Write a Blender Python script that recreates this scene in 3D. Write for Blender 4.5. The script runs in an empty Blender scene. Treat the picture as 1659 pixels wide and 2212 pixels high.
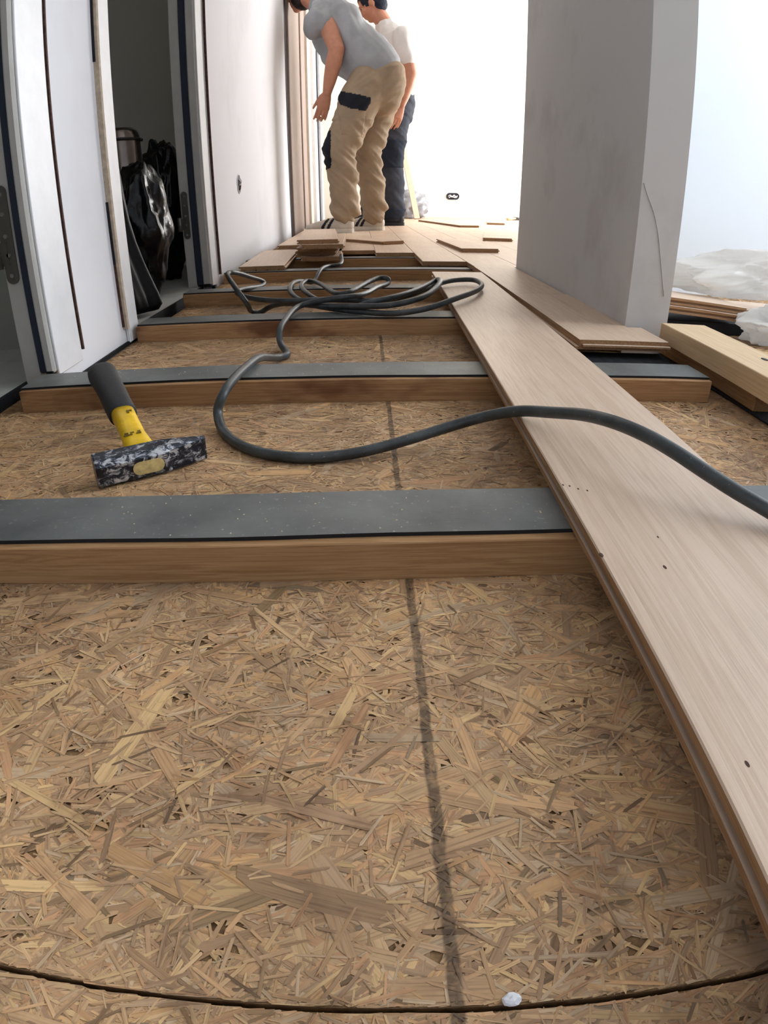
import bpy, bmesh, math, random
import numpy as np
from mathutils import Vector, Matrix, noise, Quaternion

random.seed(7)
rng = np.random.default_rng(11)
SC = bpy.context.scene
COL = SC.collection
PI = math.pi

# ------------------------------------------------------------------ camera
# wide clip-on phone lens with barrel distortion: real lens model (polynomial)
cam = bpy.data.cameras.new('camera')
camo = bpy.data.objects.new('camera', cam)
COL.objects.link(camo)
SC.camera = camo
cam.type = 'PANO'
cam.panorama_type = 'FISHEYE_LENS_POLYNOMIAL'
cam.sensor_fit = 'VERTICAL'
cam.sensor_width = 27.0
cam.sensor_height = 36.0
cam.fisheye_fov = PI
cam.fisheye_polynomial_k0 = 0.0
cam.fisheye_polynomial_k1 = -0.04632989
cam.fisheye_polynomial_k2 = 5.5968e-06
cam.fisheye_polynomial_k3 = 2.00665e-05
cam.fisheye_polynomial_k4 = -5.09067e-07
cam.clip_start = 0.01
cam.clip_end = 60
_r = ((0.999346, -0.036044, -0.002870), (-0.019485, -0.469958, -0.882474), (0.030459, 0.881953, -0.470353))
camo.matrix_world = Matrix([[_r[0][i], -_r[1][i], -_r[2][i], (0, 0, 0.2432)[i]] for i in range(3)] + [[0, 0, 0, 1]])

# ------------------------------------------------------------------ world, daylight, exposure
world = bpy.data.worlds.new('world')
SC.world = world
world.use_nodes = True
bg = world.node_tree.nodes['Background']
bg.inputs[0].default_value = (0.80, 0.90, 1.0, 1)
bg.inputs[1].default_value = 1.0


def daylight(name, loc, rot, sx, sy, power, color):
    l = bpy.data.lights.new(name, 'AREA')
    l.shape = 'RECTANGLE'
    l.size, l.size_y, l.energy, l.color = sx, sy, power, color
    o = bpy.data.objects.new(name, l)
    o.location, o.rotation_euler = loc, rot
    COL.objects.link(o)
    return o


# daylight standing in the window openings of the right-hand outer wall (X = 2.3)
daylight('daylight_far_window', (2.36, 5.75, 1.25), (0, PI / 2, 0), 2.0, 2.3, 110, (1.0, 0.98, 0.955))
daylight('daylight_side_window', (2.36, 1.05, 1.25), (0, PI / 2, 0), 1.9, 1.5, 46, (0.88, 0.94, 1.0))

SC.view_settings.view_transform = 'Standard'
SC.view_settings.look = 'None'
SC.view_settings.exposure = 0.45
SC.view_settings.gamma = 1.0
SC.view_settings.use_curve_mapping = False
try:
    SC.cycles.use_denoising = True
    SC.cycles.max_bounces = 6
    SC.cycles.diffuse_bounces = 4
    SC.cycles.glossy_bounces = 3
    SC.cycles.use_adaptive_sampling = True
    SC.cycles.adaptive_threshold = 0.10
    SC.cycles.adaptive_min_samples = 16
    SC.cycles.caustics_reflective = False
    SC.cycles.caustics_refractive = False
    SC.cycles.sample_clamp_indirect = 6.0
except Exception:
    pass


# ------------------------------------------------------------------ materials
def s2l(c):
    return tuple(((v / 255.0) / 12.92 if v <= 10 else ((v / 255.0 + 0.055) / 1.055) ** 2.4) for v in c) + (1.0,)


MATS = {}


class NT:
    def __init__(self, name, rough=0.6, spec=0.5, metal=0.0):
        self.m = bpy.data.materials.new(name)
        self.m.use_nodes = True
        self.t = self.m.node_tree
        self.b = self.t.nodes['Principled BSDF']
        self.b.inputs['Roughness'].default_value = rough
        self.b.inputs['Metallic'].default_value = metal
        self.b.inputs['Specular IOR Level'].default_value = spec
        MATS[name] = self.m

    def n(self, typ, **kw):
        nd = self.t.nodes.new(typ)
        for k, v in kw.items():
            if k.startswith('i_'):
                key = k[2:].replace('_', ' ')
                key = int(key) if key.isdigit() else key
                nd.inputs[key].default_value = v
            else:
                setattr(nd, k, v)
        return nd

    def l(self, a, b):
        self.t.links.new(a, b)

    def color(self, c):
        self.b.inputs['Base Color'].default_value = c

    def coords(self, scale=(1, 1, 1), which='Object', rnd=True):
        tc = self.n('ShaderNodeTexCoord')
        mp = self.n('ShaderNodeMapping')
        mp.inputs['Scale'].default_value = scale
        self.l(tc.outputs[which], mp.inputs['Vector'])
        if rnd:
            oi = self.n('ShaderNodeObjectInfo')
            mu = self.n('ShaderNodeMath', operation='MULTIPLY')
            mu.inputs[1].default_value = 37.0
            self.l(oi.outputs['Random'], mu.inputs[0])
            cb = self.n('ShaderNodeCombineXYZ')
            for i in range(3):
                self.l(mu.outputs[0], cb.inputs[i])
            self.l(cb.outputs[0], mp.inputs['Location'])
        return mp.outputs[0]

    def noise(self, vec, scale, detail=4, rough=0.6, dist=0.0):
        nd = self.n('ShaderNodeTexNoise')
        nd.inputs['Scale'].default_value = scale
        nd.inputs['Detail'].default_value = detail
        nd.inputs['Roughness'].default_value = rough
        nd.inputs['Distortion'].default_value = dist
        self.l(vec, nd.inputs['Vector'])
        return nd.outputs['Fac']

    def ramp(self, fac, stops):
        r = self.n('ShaderNodeValToRGB')
        e = r.color_ramp.elements
        while len(e) < len(stops):
            e.new(0.5)
        for k, (p, c) in enumerate(stops):
            e[k].position = p
            e[k].color = c if len(c) == 4 else tuple(c) + (1,)
        self.l(fac, r.inputs[0])
        return r.outputs[0]

    def mix(self, a, b, fac, mode='MIX'):
        m = self.n('ShaderNodeMix', data_type='RGBA', blend_type=mode)
        for sock, v in ((m.inputs[6], a), (m.inputs[7], b), (m.inputs[0], fac)):
            if hasattr(v, 'is_output'):
                self.l(v, sock)
            else:
                sock.default_value = v
        return m.outputs[2]

    def bump(self, h, strength=0.3, dist=0.002):
        b = self.n('ShaderNodeBump')
        b.inputs['Strength'].default_value = strength
        b.inputs['Distance'].default_value = dist
        self.l(h, b.inputs['Height'])
        self.l(b.outputs[0], self.b.inputs['Normal'])

    def base(self, c):
        if hasattr(c, 'is_output'):
            self.l(c, self.b.inputs['Base Color'])
        else:
            self.b.inputs['Base Color'].default_value = c


def simple(name, rgb, rough=0.6, spec=0.4, metal=0.0, vary=0.08, scale=20, bump=0.0, bscale=80):
    t = NT(name, rough, spec, metal)
    c = s2l(rgb)
    v = t.coords()
    f = t.noise(v, scale, 4)
    d = tuple(max(0, x * (1 - 2.2 * vary)) for x in c[:3]) + (1,)
    e = tuple(min(1, x * (1 + 1.2 * vary)) for x in c[:3]) + (1,)
    t.base(t.ramp(f, [(0.3, d), (0.7, e)]))
    if bump:
        t.bump(t.noise(v, bscale, 3), bump, 0.002)
    return t.m


def wood(name, light, mid, dark, band=22, rough=0.5, spec=0.35, knots=0.0, stain=None):
    t = NT(name, rough, spec)
    v = t.coords((1, 0.035, 1))
    g0 = t.noise(v, band * 5.0, 5, 0.62, 0.5)
    c1 = t.ramp(g0, [(0.36, s2l(mid)), (0.47, s2l(light)), (0.53, s2l(mid)), (0.60, s2l(light))])
    v2 = t.coords((1, 0.02, 1))
    f2 = t.noise(v2, 420, 3, 0.7)
    c2 = t.ramp(f2, [(0.30, (0.70, 0.68, 0.66)), (0.50, (1, 1, 1))])
    c = t.mix(c1, c2, 0.55, 'MULTIPLY')
    v3 = t.coords((1, 0.3, 1))
    f3 = t.noise(v3, 9, 3, 0.5)
    c3 = t.ramp(f3, [(0.3, s2l(dark)), (0.62, (1, 1, 1))])
    c = t.mix(c, c3, 0.22, 'MULTIPLY')
    if stain:
        f4 = t.noise(t.coords((1, 0.5, 1)), 8, 4, 0.6)
        c = t.mix(c, s2l(stain), t.ramp(f4, [(0.56, (0, 0, 0)), (0.66, (0.8, 0.8, 0.8))]))
    t.base(c)
    t.bump(f2, 0.12, 0.001)
    return t.m


wood('oak', (214, 190, 168), (203, 177, 153), (190, 165, 140), 14, 0.42, 0.35)
wood('oak_side', (176, 140, 104), (150, 114, 82), (150, 120, 95), 30, 0.6, 0.2)
wood('joist_wood', (184, 146, 104), (162, 122, 82), (150, 115, 90), 26, 0.65, 0.25)
wood('joist_wood_stained', (182, 143, 102), (160, 119, 80), (150, 115, 90), 26, 0.65, 0.25, stain=(96, 56, 36))
wood('pine', (220, 192, 154), (210, 180, 140), (190, 160, 130), 8, 0.6, 0.3)

# rubber strip: dark slate, dusty
t = NT('rubber', 0.5, 0.5)
v = t.coords()
f = t.noise(v, 14, 5, 0.6)
c = t.ramp(f, [(0.3, s2l((78, 80, 79))), (0.7, s2l((112, 114, 111)))])
f2 = t.noise(t.coords((1, 1, 1)), 260, 2, 0.5)
c = t.mix(c, s2l((150, 152, 148)), t.ramp(f2, [(0.66, (0, 0, 0)), (0.72, (0.35, 0.35, 0.35))]))
t.base(c)
t.bump(t.noise(t.coords((60, 900, 60)), 1.0, 3), 0.12, 0.001)
simple('rubber_edge', (30, 32, 36), 0.6, 0.3)
simple('black_foam', (26, 27, 30), 0.8, 0.2, bump=0.5, bscale=300)

# OSB: strands carry their own colour, grain runs along each strand (UV)
t = NT('osb_strand', 0.62, 0.3)
at = t.n('ShaderNodeAttribute', attribute_name='col')
uv = t.n('ShaderNodeUVMap', uv_map='UVMap')
mp = t.n('ShaderNodeMapping')
mp.inputs['Scale'].default_value = (22, 760, 1)
t.l(uv.outputs[0], mp.inputs['Vector'])
g = t.noise(mp.outputs[0], 1.0, 3, 0.6)
c = t.mix(at.outputs['Color'], t.ramp(g, [(0.30, (0.36, 0.33, 0.30)), (0.52, (1, 1, 1))]), 0.6, 'MULTIPLY')
geo = t.n('ShaderNodeNewGeometry')
big = t.noise(geo.outputs['Position'], 4.5, 3, 0.5)
c = t.mix(c, t.ramp(big, [(0.34, (0.60, 0.59, 0.60)), (0.58, (1, 1, 1))]), 0.75, 'MULTIPLY')
mid_ = t.noise(geo.outputs['Position'], 26, 4, 0.6)
c = t.mix(c, t.ramp(mid_, [(0.36, (0.66, 0.62, 0.60)), (0.5, (1, 1, 1)), (0.68, (1.0, 0.97, 0.88))]), 0.7, 'MULTIPLY')
# dark carpenter's marking line running away from the camera, rubbed along its length
sx = t.n('ShaderNodeSeparateXYZ')
t.l(geo.outputs['Position'], sx.inputs[0])
m1 = t.n('ShaderNodeMath', operation='MULTIPLY_ADD')
m1.inputs[1].default_value = -0.00566
m1.inputs[2].default_value = -0.0275
t.l(sx.outputs[1], m1.inputs[0])
m2 = t.n('ShaderNodeMath', operation='ADD')
t.l(sx.outputs[0], m2.inputs[0])
t.l(m1.outputs[0], m2.inputs[1])
nz = t.noise(geo.outputs['Position'], 60, 3, 0.6)
m3 = t.n('ShaderNodeMath', operation='MULTIPLY_ADD')
m3.inputs[1].default_value = 0.004
m3.inputs[2].default_value = -0.002
t.l(nz, m3.inputs[0])
m4 = t.n('ShaderNodeMath', operation='ADD')
t.l(m2.outputs[0], m4.inputs[0])
t.l(m3.outputs[0], m4.inputs[1])
m5 = t.n('ShaderNodeMath', operation='ABSOLUTE')
t.l(m4.outputs[0], m5.inputs[0])
mr = t.n('ShaderNodeMapRange')
mr.inputs['From Min'].default_value = 0.0022
mr.inputs['From Max'].default_value = 0.0034
mr.inputs['To Min'].default_value = 0.74
mr.inputs['To Max'].default_value = 0.0
t.l(m5.outputs[0], mr.inputs['Value'])
wear = t.n('ShaderNodeMath', operation='MULTIPLY')
t.l(mr.outputs[0], wear.inputs[0])
wn = t.noise(geo.outputs['Position'], 90, 3, 0.7)
wr_ = t.ramp(wn, [(0.30, (0.45, 0.45, 0.45)), (0.55, (1, 1, 1))])
t.l(wr_, wear.inputs[1])
c = t.mix(c, s2l((62, 52, 44)), wear.outputs[0])
t.base(c)
t.bump(g, 0.25, 0.0006)

t = NT('osb_core', 0.8, 0.2)
v = t.coords((1, 1, 1))
t.base(t.ramp(t.noise(v, 90, 5, 0.7), [(0.3, s2l((84, 62, 44))), (0.7, s2l((168, 132, 92)))]))


def plaster(name, rgb, smudge, amt=0.5, scale=3.0, rough=0.75, lo=0.52, hi=0.75):
    t = NT(name, rough, 0.25)
    geo = t.n('ShaderNodeNewGeometry')
    f = t.noise(geo.outputs['Position'], scale, 5, 0.6)
    c = t.mix(s2l(rgb), s2l(smudge), t.ramp(f, [(lo, (0, 0, 0)), (hi, (amt, amt, amt))]))
    t.base(c)
    t.bump(t.noise(geo.outputs['Position'], 180, 3), 0.06, 0.001)
    return t.m


plaster('wall_white', (232, 233, 238), (205, 204, 208), 0.5, 2.0)
plaster('wall_cool', (216, 223, 230), (206, 212, 218), 0.4, 2.0)
plaster('wall_warm', (226, 221, 211), (212, 205, 193), 0.4, 1.2)
plaster('wall_grey', (206, 203, 200), (176, 168, 164), 0.6, 5.0)
plaster('room_wall', (222, 218, 206), (205, 200, 188), 0.5, 1.5)
plaster('concrete', (176, 176, 170), (140, 140, 135), 0.7, 9.0)
plaster('ceiling_paint', (236, 234, 230), (226, 224, 220), 0.3, 1.0)
simple('frame_grey', (190, 188, 182), 0.45, 0.4, vary=0.04)
simple('frame_white', (226, 227, 230), 0.4, 0.4, vary=0.03)
simple('frame_brown', (150, 134, 126), 0.5, 0.4, vary=0.05)
simple('frame_beige', (206, 194, 182), 0.5, 0.4, vary=0.04)
simple('gasket', (40, 48, 64), 0.6, 0.3, vary=0.08)
simple('foam_brown', (84, 62, 54), 0.8, 0.2, vary=0.25, scale=120)
simple('foam_crack', (190, 187, 184), 0.8, 0.2)
simple('casing_side_shade', (188, 172, 152), 0.7, 0.2, vary=0.12, scale=90)
simple('hinge_steel', (120, 118, 112), 0.35, 0.5, 0.8, vary=0.08)
simple('screw_steel', (190, 190, 190), 0.3, 0.5, 1.0)
simple('box_dark', (28, 26, 30), 0.6, 0.3)
simple('wire_white', (225, 225, 228), 0.4, 0.4)
simple('wire_brown', (120, 70, 50), 0.4, 0.4)
simple('plank_dust', (214, 196, 166), 0.8, 0.2)

# hammer
simple('hammer_yellow', (236, 190, 28), 0.38, 0.45, vary=0.10, scale=60)
simple('hammer_grip', (38, 38, 40), 0.62, 0.4, vary=0.12, scale=200, bump=0.25, bscale=600)
simple('hammer_print', (110, 92, 40), 0.6, 0.2)
simple('handle_end', (206, 186, 128), 0.6, 0.3, vary=0.16, scale=160)
t = NT('chipped_steel', 0.38, 0.5, 0.35)
v = t.coords((1, 1.6, 1.6))
f = t.noise(v, 85, 8, 0.75, 0.8)
c = t.ramp(f, [(0.46, s2l((24, 28, 38))), (0.52, s2l((66, 72, 84))), (0.565, s2l((176, 178, 182))), (0.7, s2l((210, 210, 212)))])
t.base(c)
t.bump(f, 0.3, 0.0008)

# cable: dusty rubber
t = NT('cable_rubber', 0.45, 0.5)
v = t.coords((1, 1, 1), rnd=False)
f = t.noise(v, 35, 4, 0.6)
c = t.ramp(f, [(0.35, s2l((40, 44, 46))), (0.7, s2l((72, 77, 78)))])
f2 = t.noise(v, 420, 3, 0.6)
c = t.mix(c, s2l((170, 172, 170)), t.ramp(f2, [(0.68, (0, 0, 0)), (0.74, (0.8, 0.8, 0.8))]))
t.base(c)
t.bump(f2, 0.2, 0.0006)

# plastics
t = NT('black_plastic', 0.26, 0.38)
t.base(s2l((16, 17, 20)))
t.bump(t.noise(t.coords(), 22, 4, 0.6), 0.35, 0.01)
simple('black_film', (18, 18, 20), 0.5, 0.2, bump=0.3, bscale=40)
plaster('room_wall_dim', (150, 149, 142), (132, 130, 124), 0.5, 1.5)  # darker copy of room_wall; the side room's dimness is put into the colour
simple('steel_can', (128, 118, 110), 0.22, 0.5, 1.0, vary=0.1)
simple('can_lid', (40, 40, 42), 0.4, 0.4)
simple('red_tape', (190, 60, 50), 0.5, 0.3)
t = NT('clear_plastic', 0.22, 0.5)
t.base(s2l((246, 244, 238)))
t.b.inputs['Transmission Weight'].default_value = 0.0
t.b.inputs['Subsurface Weight'].default_value = 0.0
mixs = t.n('ShaderNodeMixShader')
trl = t.n('ShaderNodeBsdfTranslucent')
trl.inputs[0].default_value = s2l((240, 240, 240))
mixs.inputs[0].default_value = 0.55
out = [n for n in t.t.nodes if n.type == 'OUTPUT_MATERIAL'][0]
t.l(t.b.outputs[0], mixs.inputs[1])
t.l(trl.outputs[0], mixs.inputs[2])
t.l(mixs.outputs[0], out.inputs[0])
t.bump(t.noise(t.coords(), 26, 4, 0.6), 0.4, 0.008)
simple('grey_plastic', (150, 152, 158), 0.3, 0.5, vary=0.2, scale=14)

# people
simple('skin', (196, 138, 112), 0.5, 0.35, vary=0.06, scale=30)
simple('hair', (42, 34, 34), 0.6, 0.3, vary=0.3, scale=200)
simple('cap_dark', (38, 44, 58), 0.7, 0.2)
simple('shirt_grey', (160, 162, 166), 0.85, 0.15, vary=0.05, scale=12)
simple('shirt_white', (226, 224, 222), 0.85, 0.15, vary=0.04, scale=12)
simple('trouser_beige', (160, 141, 119), 0.85, 0.15, vary=0.07, scale=14, bump=0.15, bscale=500)
simple('trouser_dark', (64, 68, 78), 0.85, 0.15, vary=0.16, scale=9)
simple('fabric_black', (34, 37, 44), 0.85, 0.15)
simple('fabric_navy', (42, 48, 60), 0.85, 0.15)
simple('shoe_beige', (206, 196, 182), 0.6, 0.3, vary=0.06)
simple('shoe_sole', (222, 214, 200), 0.6, 0.3)
simple('shoe_stripe', (32, 32, 36), 0.6, 0.3)
simple('shoe_dark', (44, 46, 50), 0.6, 0.3)
simple('eye_white', (235, 232, 228), 0.2, 0.5)


# ------------------------------------------------------------------ helpers
def M(x):
    return MATS[x]


def link(name, me, mat, parent=None, loc=None, rot=None):
    o = bpy.data.objects.new(name, me)
    COL.objects.link(o)
    if mat and len(me.materials) == 0:
        me.materials.append(M(mat))
    if parent is not None:
        o.parent = parent
    if loc is not None:
        o.location = loc
    if rot is not None:
        o.rotation_euler = rot
    return o


def tag(o, label, cat, group=None, kind=None):
    o['label'] = label
    if cat:
        o['category'] = cat
    if group:
        o['group'] = group
    if kind:
        o['kind'] = kind
    return o


def empty(name, loc=(0, 0, 0), rz=0.0):
    o = bpy.data.objects.new(name, None)
    o.empty_display_size = 0.05
    o.location = loc
    o.rotation_euler = (0, 0, rz)
    COL.objects.link(o)
    return o


def mesh_from_bm(name, bm, smooth=False):
    me = bpy.data.meshes.new(name)
    bmesh.ops.recalc_face_normals(bm, faces=bm.faces)
    bm.to_mesh(me)
    bm.free()
    if smooth:
        me.polygons.foreach_set('use_smooth', [True] * len(me.polygons))
    return me


def box_me(x0, x1, y0, y1, z0, z1, bevel=0.0, name='box'):
    bm = bmesh.new()
    bmesh.ops.create_cube(bm, size=1)
    for v in bm.verts:
        v.co = Vector(((x0 + x1) / 2 + v.co.x * (x1 - x0), (y0 + y1) / 2 + v.co.y * (y1 - y0), (z0 + z1) / 2 + v.co.z * (z1 - z0)))
    if bevel:
        bmesh.ops.bevel(bm, geom=bm.edges[:], offset=bevel, segments=1, affect='EDGES')
    return mesh_from_bm(name, bm)


def box(name, x0, x1, y0, y1, z0, z1, mat, parent=None, bevel=0.0):
    return link(name, box_me(x0, x1, y0, y1, z0, z1, bevel, name), mat, parent)


def prism_me(poly, y0, y1, name='prism', smooth=False):
    """poly in (x, z), extruded along y"""
    bm = bmesh.new()
    a = [bm.verts.new((x, y0, z)) for x, z in poly]
    b = [bm.verts.new((x, y1, z)) for x, z in poly]
    n = len(poly)
    for i in range(n):
        j = (i + 1) % n
        bm.faces.new((a[i], a[j], b[j], b[i]))
    bm.faces.new(a)
    bm.faces.new(list(reversed(b)))
    return mesh_from_bm(name, bm, smooth)


def poly_me(pts, z0, z1, name='slab'):
    """plan polygon (x, y) extruded in z"""
    bm = bmesh.new()
    a = [bm.verts.new((x, y, z0)) for x, y in pts]
    b = [bm.verts.new((x, y, z1)) for x, y in pts]
    n = len(pts)
    for i in range(n):
        j = (i + 1) % n
        bm.faces.new((a[i], a[j], b[j], b[i]))
    bm.faces.new(list(reversed(a)))
    bm.faces.new(b)
    return mesh_from_bm(name, bm)


def catmull(pts, per=6):
    P = [Vector(p) for p in pts]
    P = [P[0] * 2 - P[1]] + P + [P[-1] * 2 - P[-2]]
    out = []
    for i in range(1, len(P) - 2):
        p0, p1, p2, p3 = P[i - 1:i + 3]
        # centripetal parametrisation keeps the cable free of overshoot
        t0 = 0.0
        t1 = t0 + max((p1 - p0).length, 1e-5) ** 0.5
        t2 = t1 + max((p2 - p1).length, 1e-5) ** 0.5
        t3 = t2 + max((p3 - p2).length, 1e-5) ** 0.5
        for k in range(per):
            tt = t1 + (t2 - t1) * k / per
            a1 = p0 * ((t1 - tt) / (t1 - t0)) + p1 * ((tt - t0) / (t1 - t0))
            a2 = p1 * ((t2 - tt) / (t2 - t1)) + p2 * ((tt - t1) / (t2 - t1))
            a3 = p2 * ((t3 - tt) / (t3 - t2)) + p3 * ((tt - t2) / (t3 - t2))
            b1 = a1 * ((t2 - tt) / (t2 - t0)) + a2 * ((tt - t0) / (t2 - t0))
            b2 = a2 * ((t3 - tt) / (t3 - t1)) + a3 * ((tt - t1) / (t3 - t1))
            out.append(b1 * ((t2 - tt) / (t2 - t1)) + b2 * ((tt - t1) / (t2 - t1)))
    out.append(P[-2])
    return out


def tube_me(path, radius, seg=12, name='tube'):
    path = [Vector(p) for p in path]
    bm = bmesh.new()
    rings = []
    up = Vector((0, 0, 1))
    prev = None
    for i, p in enumerate(path):
        d = (path[min(i + 1, len(path) - 1)] - path[max(i - 1, 0)]).normalized()
        if prev is None:
            s = d.cross(up)
            if s.length < 1e-3:
                s = d.cross(Vector((1, 0, 0)))
            s.normalize()
        else:
            s = (prev - d * prev.dot(d)).normalized()
        prev = s
        u = s.cross(d)
        r = radius(i / (len(path) - 1)) if callable(radius) else radius
        rings.append([bm.verts.new(p + (s * math.cos(a) + u * math.sin(a)) * r) for a in [2 * PI * k / seg for k in range(seg)]])
    for a, b in zip(rings, rings[1:]):
        for k in range(seg):
            bm.faces.new((a[k], a[(k + 1) % seg], b[(k + 1) % seg], b[k]))
    bm.faces.new(rings[0])
    bm.faces.new(rings[-1])
    return mesh_from_bm(name, bm, True)


def loft(bm, nodes, side, seg=16):
    """nodes: (point, r_side, r_other); closed rounded tube whose wide axis follows 'side'"""
    pts = [Vector(n[0]) for n in nodes]
    rs = [(n[1], n[2] if len(n) > 2 else n[1]) for n in nodes]
    side = Vector(side)
    d0 = (pts[1] - pts[0]).normalized()
    d1 = (pts[-1] - pts[-2]).normalized()
    P, Rr, D = [], [], []
    for k in (80, 55, 28):
        a = math.radians(k)
        P.append(pts[0] - d0 * math.sin(a) * min(rs[0])); Rr.append((rs[0][0] * math.cos(a), rs[0][1] * math.cos(a))); D.append(d0)
    for i in range(len(pts)):
        P.append(pts[i]); Rr.append(rs[i])
        D.append((pts[min(i + 1, len(pts) - 1)] - pts[max(i - 1, 0)]).normalized())
    for k in (28, 55, 80):
        a = math.radians(k)
        P.append(pts[-1] + d1 * math.sin(a) * min(rs[-1])); Rr.append((rs[-1][0] * math.cos(a), rs[-1][1] * math.cos(a))); D.append(d1)
    rings = []
    for p, r, d in zip(P, Rr, D):
        s = side - d * side.dot(d)
        if s.length < 1e-4:
            s = Vector((1, 0, 0)) - d * d.x
        s.normalize()
        u = d.cross(s)
        rings.append([bm.verts.new(p + s * math.cos(2 * PI * k / seg) * r[0] + u * math.sin(2 * PI * k / seg) * r[1]) for k in range(seg)])
    for a, b in zip(rings, rings[1:]):
        for k in range(seg):
            bm.faces.new((a[k], a[(k + 1) % seg], b[(k + 1) % seg], b[k]))
    bm.faces.new(list(reversed(rings[0])))
    bm.faces.new(rings[-1])


def ellipsoid(bm, c, rx, ry, rz, rot=None, sub=3):
    r = bmesh.ops.create_icosphere(bm, subdivisions=sub, radius=1)
    m = (rot.to_matrix() if rot else Matrix.Identity(3))
    for v in r['verts']:
        v.co = Vector(c) + m @ Vector((v.co.x * rx, v.co.y * ry, v.co.z * rz))


def remesh(bm, voxel, name, smooth_it=3):
    me = bpy.data.meshes.new(name + '_src')
    bmesh.ops.recalc_face_normals(bm, faces=bm.faces)
    bm.to_mesh(me)
    bm.free()
    o = bpy.data.objects.new(name + '_src', me)
    COL.objects.link(o)
    m = o.modifiers.new('r', 'REMESH')
    m.mode = 'VOXEL'
    m.voxel_size = voxel
    if smooth_it:
        s = o.modifiers.new('s', 'SMOOTH')
        s.factor = 0.5
        s.iterations = smooth_it
    dg = bpy.context.evaluated_depsgraph_get()
    res = bpy.data.meshes.new_from_object(o.evaluated_get(dg))
    res.name = name
    bpy.data.objects.remove(o)
    bpy.data.meshes.remove(me)
    res.polygons.foreach_set('use_smooth', [True] * len(res.polygons))
    return res


def displace(me, fn):
    n = len(me.vertices)
    co = np.empty(n * 3); me.vertices.foreach_get('co', co); co = co.reshape(-1, 3)
    no = np.empty(n * 3); me.vertices.foreach_get('normal', no); no = no.reshape(-1, 3)
    for i in range(n):
        co[i] += no[i] * fn(co[i], no[i])
    me.vertices.foreach_set('co', co.ravel())
    me.update()


def patch(src, pred, off, thick, name):
    """copy of the faces of src whose centre satisfies pred, lifted off the surface: a sewn-on panel"""
    bm = bmesh.new()
    bm.from_mesh(src)
    bmesh.ops.delete(bm, geom=[f for f in bm.faces if not pred(f.calc_center_median(), f.normal)], context='FACES')
    bm.normal_update()
    for v in bm.verts:
        v.co += v.normal * off
    if bm.faces:
        bmesh.ops.solidify(bm, geom=bm.faces[:], thickness=thick)
    me = bpy.data.meshes.new(name)
    bm.to_mesh(me)
    bm.free()
    me.materials.clear()
    me.polygons.foreach_set('use_smooth', [True] * len(me.polygons))
    return me


# ------------------------------------------------------------------ room shell
XW = -0.445            # corridor face of the left wall
ZC = 2.6


def structure(name, x0, x1, y0, y1, z0, z1, mat, label, cat='wall', bevel=0.0):
    return tag(box(name, x0, x1, y0, y1, z0, z1, mat, None, bevel), label, cat, kind='structure')


structure('wall_left', -0.4965, XW, 0.872, 1.2, -0.01, ZC, 'wall_white', 'narrow white wall panel between the two dark doorways')
wl2 = prism_me([(-0.077, -0.01), (0, -0.01), (0, ZC), (-0.077, ZC)], 0, 2.52, 'wall_left')
w2 = tag(link('wall_left', wl2, 'wall_white', None, (-0.442, 1.945, 0), (0, 0, 0.0112)), 'long white wall with a round cable outlet beside the workers', 'wall', kind='structure')
structure('wall_left', XW - 0.1, XW, -2.2, 0.03, -0.01, ZC, 'wall_white', 'white wall before the first doorway')
structure('wall_left', XW - 0.1, XW, 0.03, 0.872, 2.08, ZC, 'wall_white', 'white wall above the first doorway')
structure('wall_left', XW - 0.1, XW, 1.2, 1.945, 2.08, ZC, 'wall_white', 'white wall above the second doorway')
structure('wall_left', -0.58, -0.50, 4.465, 7.2, -0.01, ZC, 'wall_warm', 'white wall behind the brown door frames')
structure('wall_back', -0.6, 2.3, 7.2, 7.3, -0.01, ZC, 'wall_warm', 'bright white end wall with an oval outlet box')
structure('wall_front', -0.55, 2.3, -2.3, -2.2, -0.01, ZC, 'wall_white', 'white wall behind the camera')
structure('ceiling', -1.9, 2.4, -2.3, 7.3, ZC, ZC + 0.05, 'ceiling_paint', 'white ceiling over the rooms', 'ceiling')
CRK = catmull([(0.4553, 1.0295, 0.2844), (0.465, 1.0295, 0.2631), (0.4777, 1.0295, 0.2395), (0.4892, 1.0295, 0.2087), (0.5005, 1.0295, 0.1636), (0.5159, 1.0295, 0.1019)], 4)
# stub wall (seen as a pillar) and the wall it turns into
st = tag(link('wall_right', poly_me([(0.452, 1.03), (0.53, 1.03), (0.53, 1.86), (0.53, 1.94), (0.474, 1.94)], -0.01, ZC, 'wall_right'), 'wall_grey'),
         'grey plastered end of a partition wall standing in the floor', 'wall', kind='structure')
link('crack', tube_me(CRK, 0.0007, 6, 'crack'), 'foam_crack', st)
structure('wall_right', 0.53, 2.3, 1.86, 1.94, -0.01, ZC, 'wall_cool', 'bright white wall behind the plastic sheeting')
# outer wall with two window openings
XR = 2.3
wins = [(0.3, 1.80), (4.6, 6.9)]
ys = [-2.3] + [a for w in wins for a in w] + [7.3]
for k in range(0, len(ys), 2):
    structure('wall_outer', XR, XR + 0.12, ys[k], ys[k + 1], -0.01, ZC, 'wall_white', 'white outer wall %s' % ('before the side window', 'between the side and far windows', 'after the far window')[k // 2])
for k, (a, b) in enumerate(wins):
    nm = ('side', 'far')[k]
    structure('wall_outer', XR, XR + 0.12, a, b, -0.01, 0.2, 'wall_white', 'low white wall under the %s window' % nm)
    structure('wall_outer', XR, XR + 0.12, a, b, 2.3, ZC, 'wall_white', 'white wall over the %s window' % nm)
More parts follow.
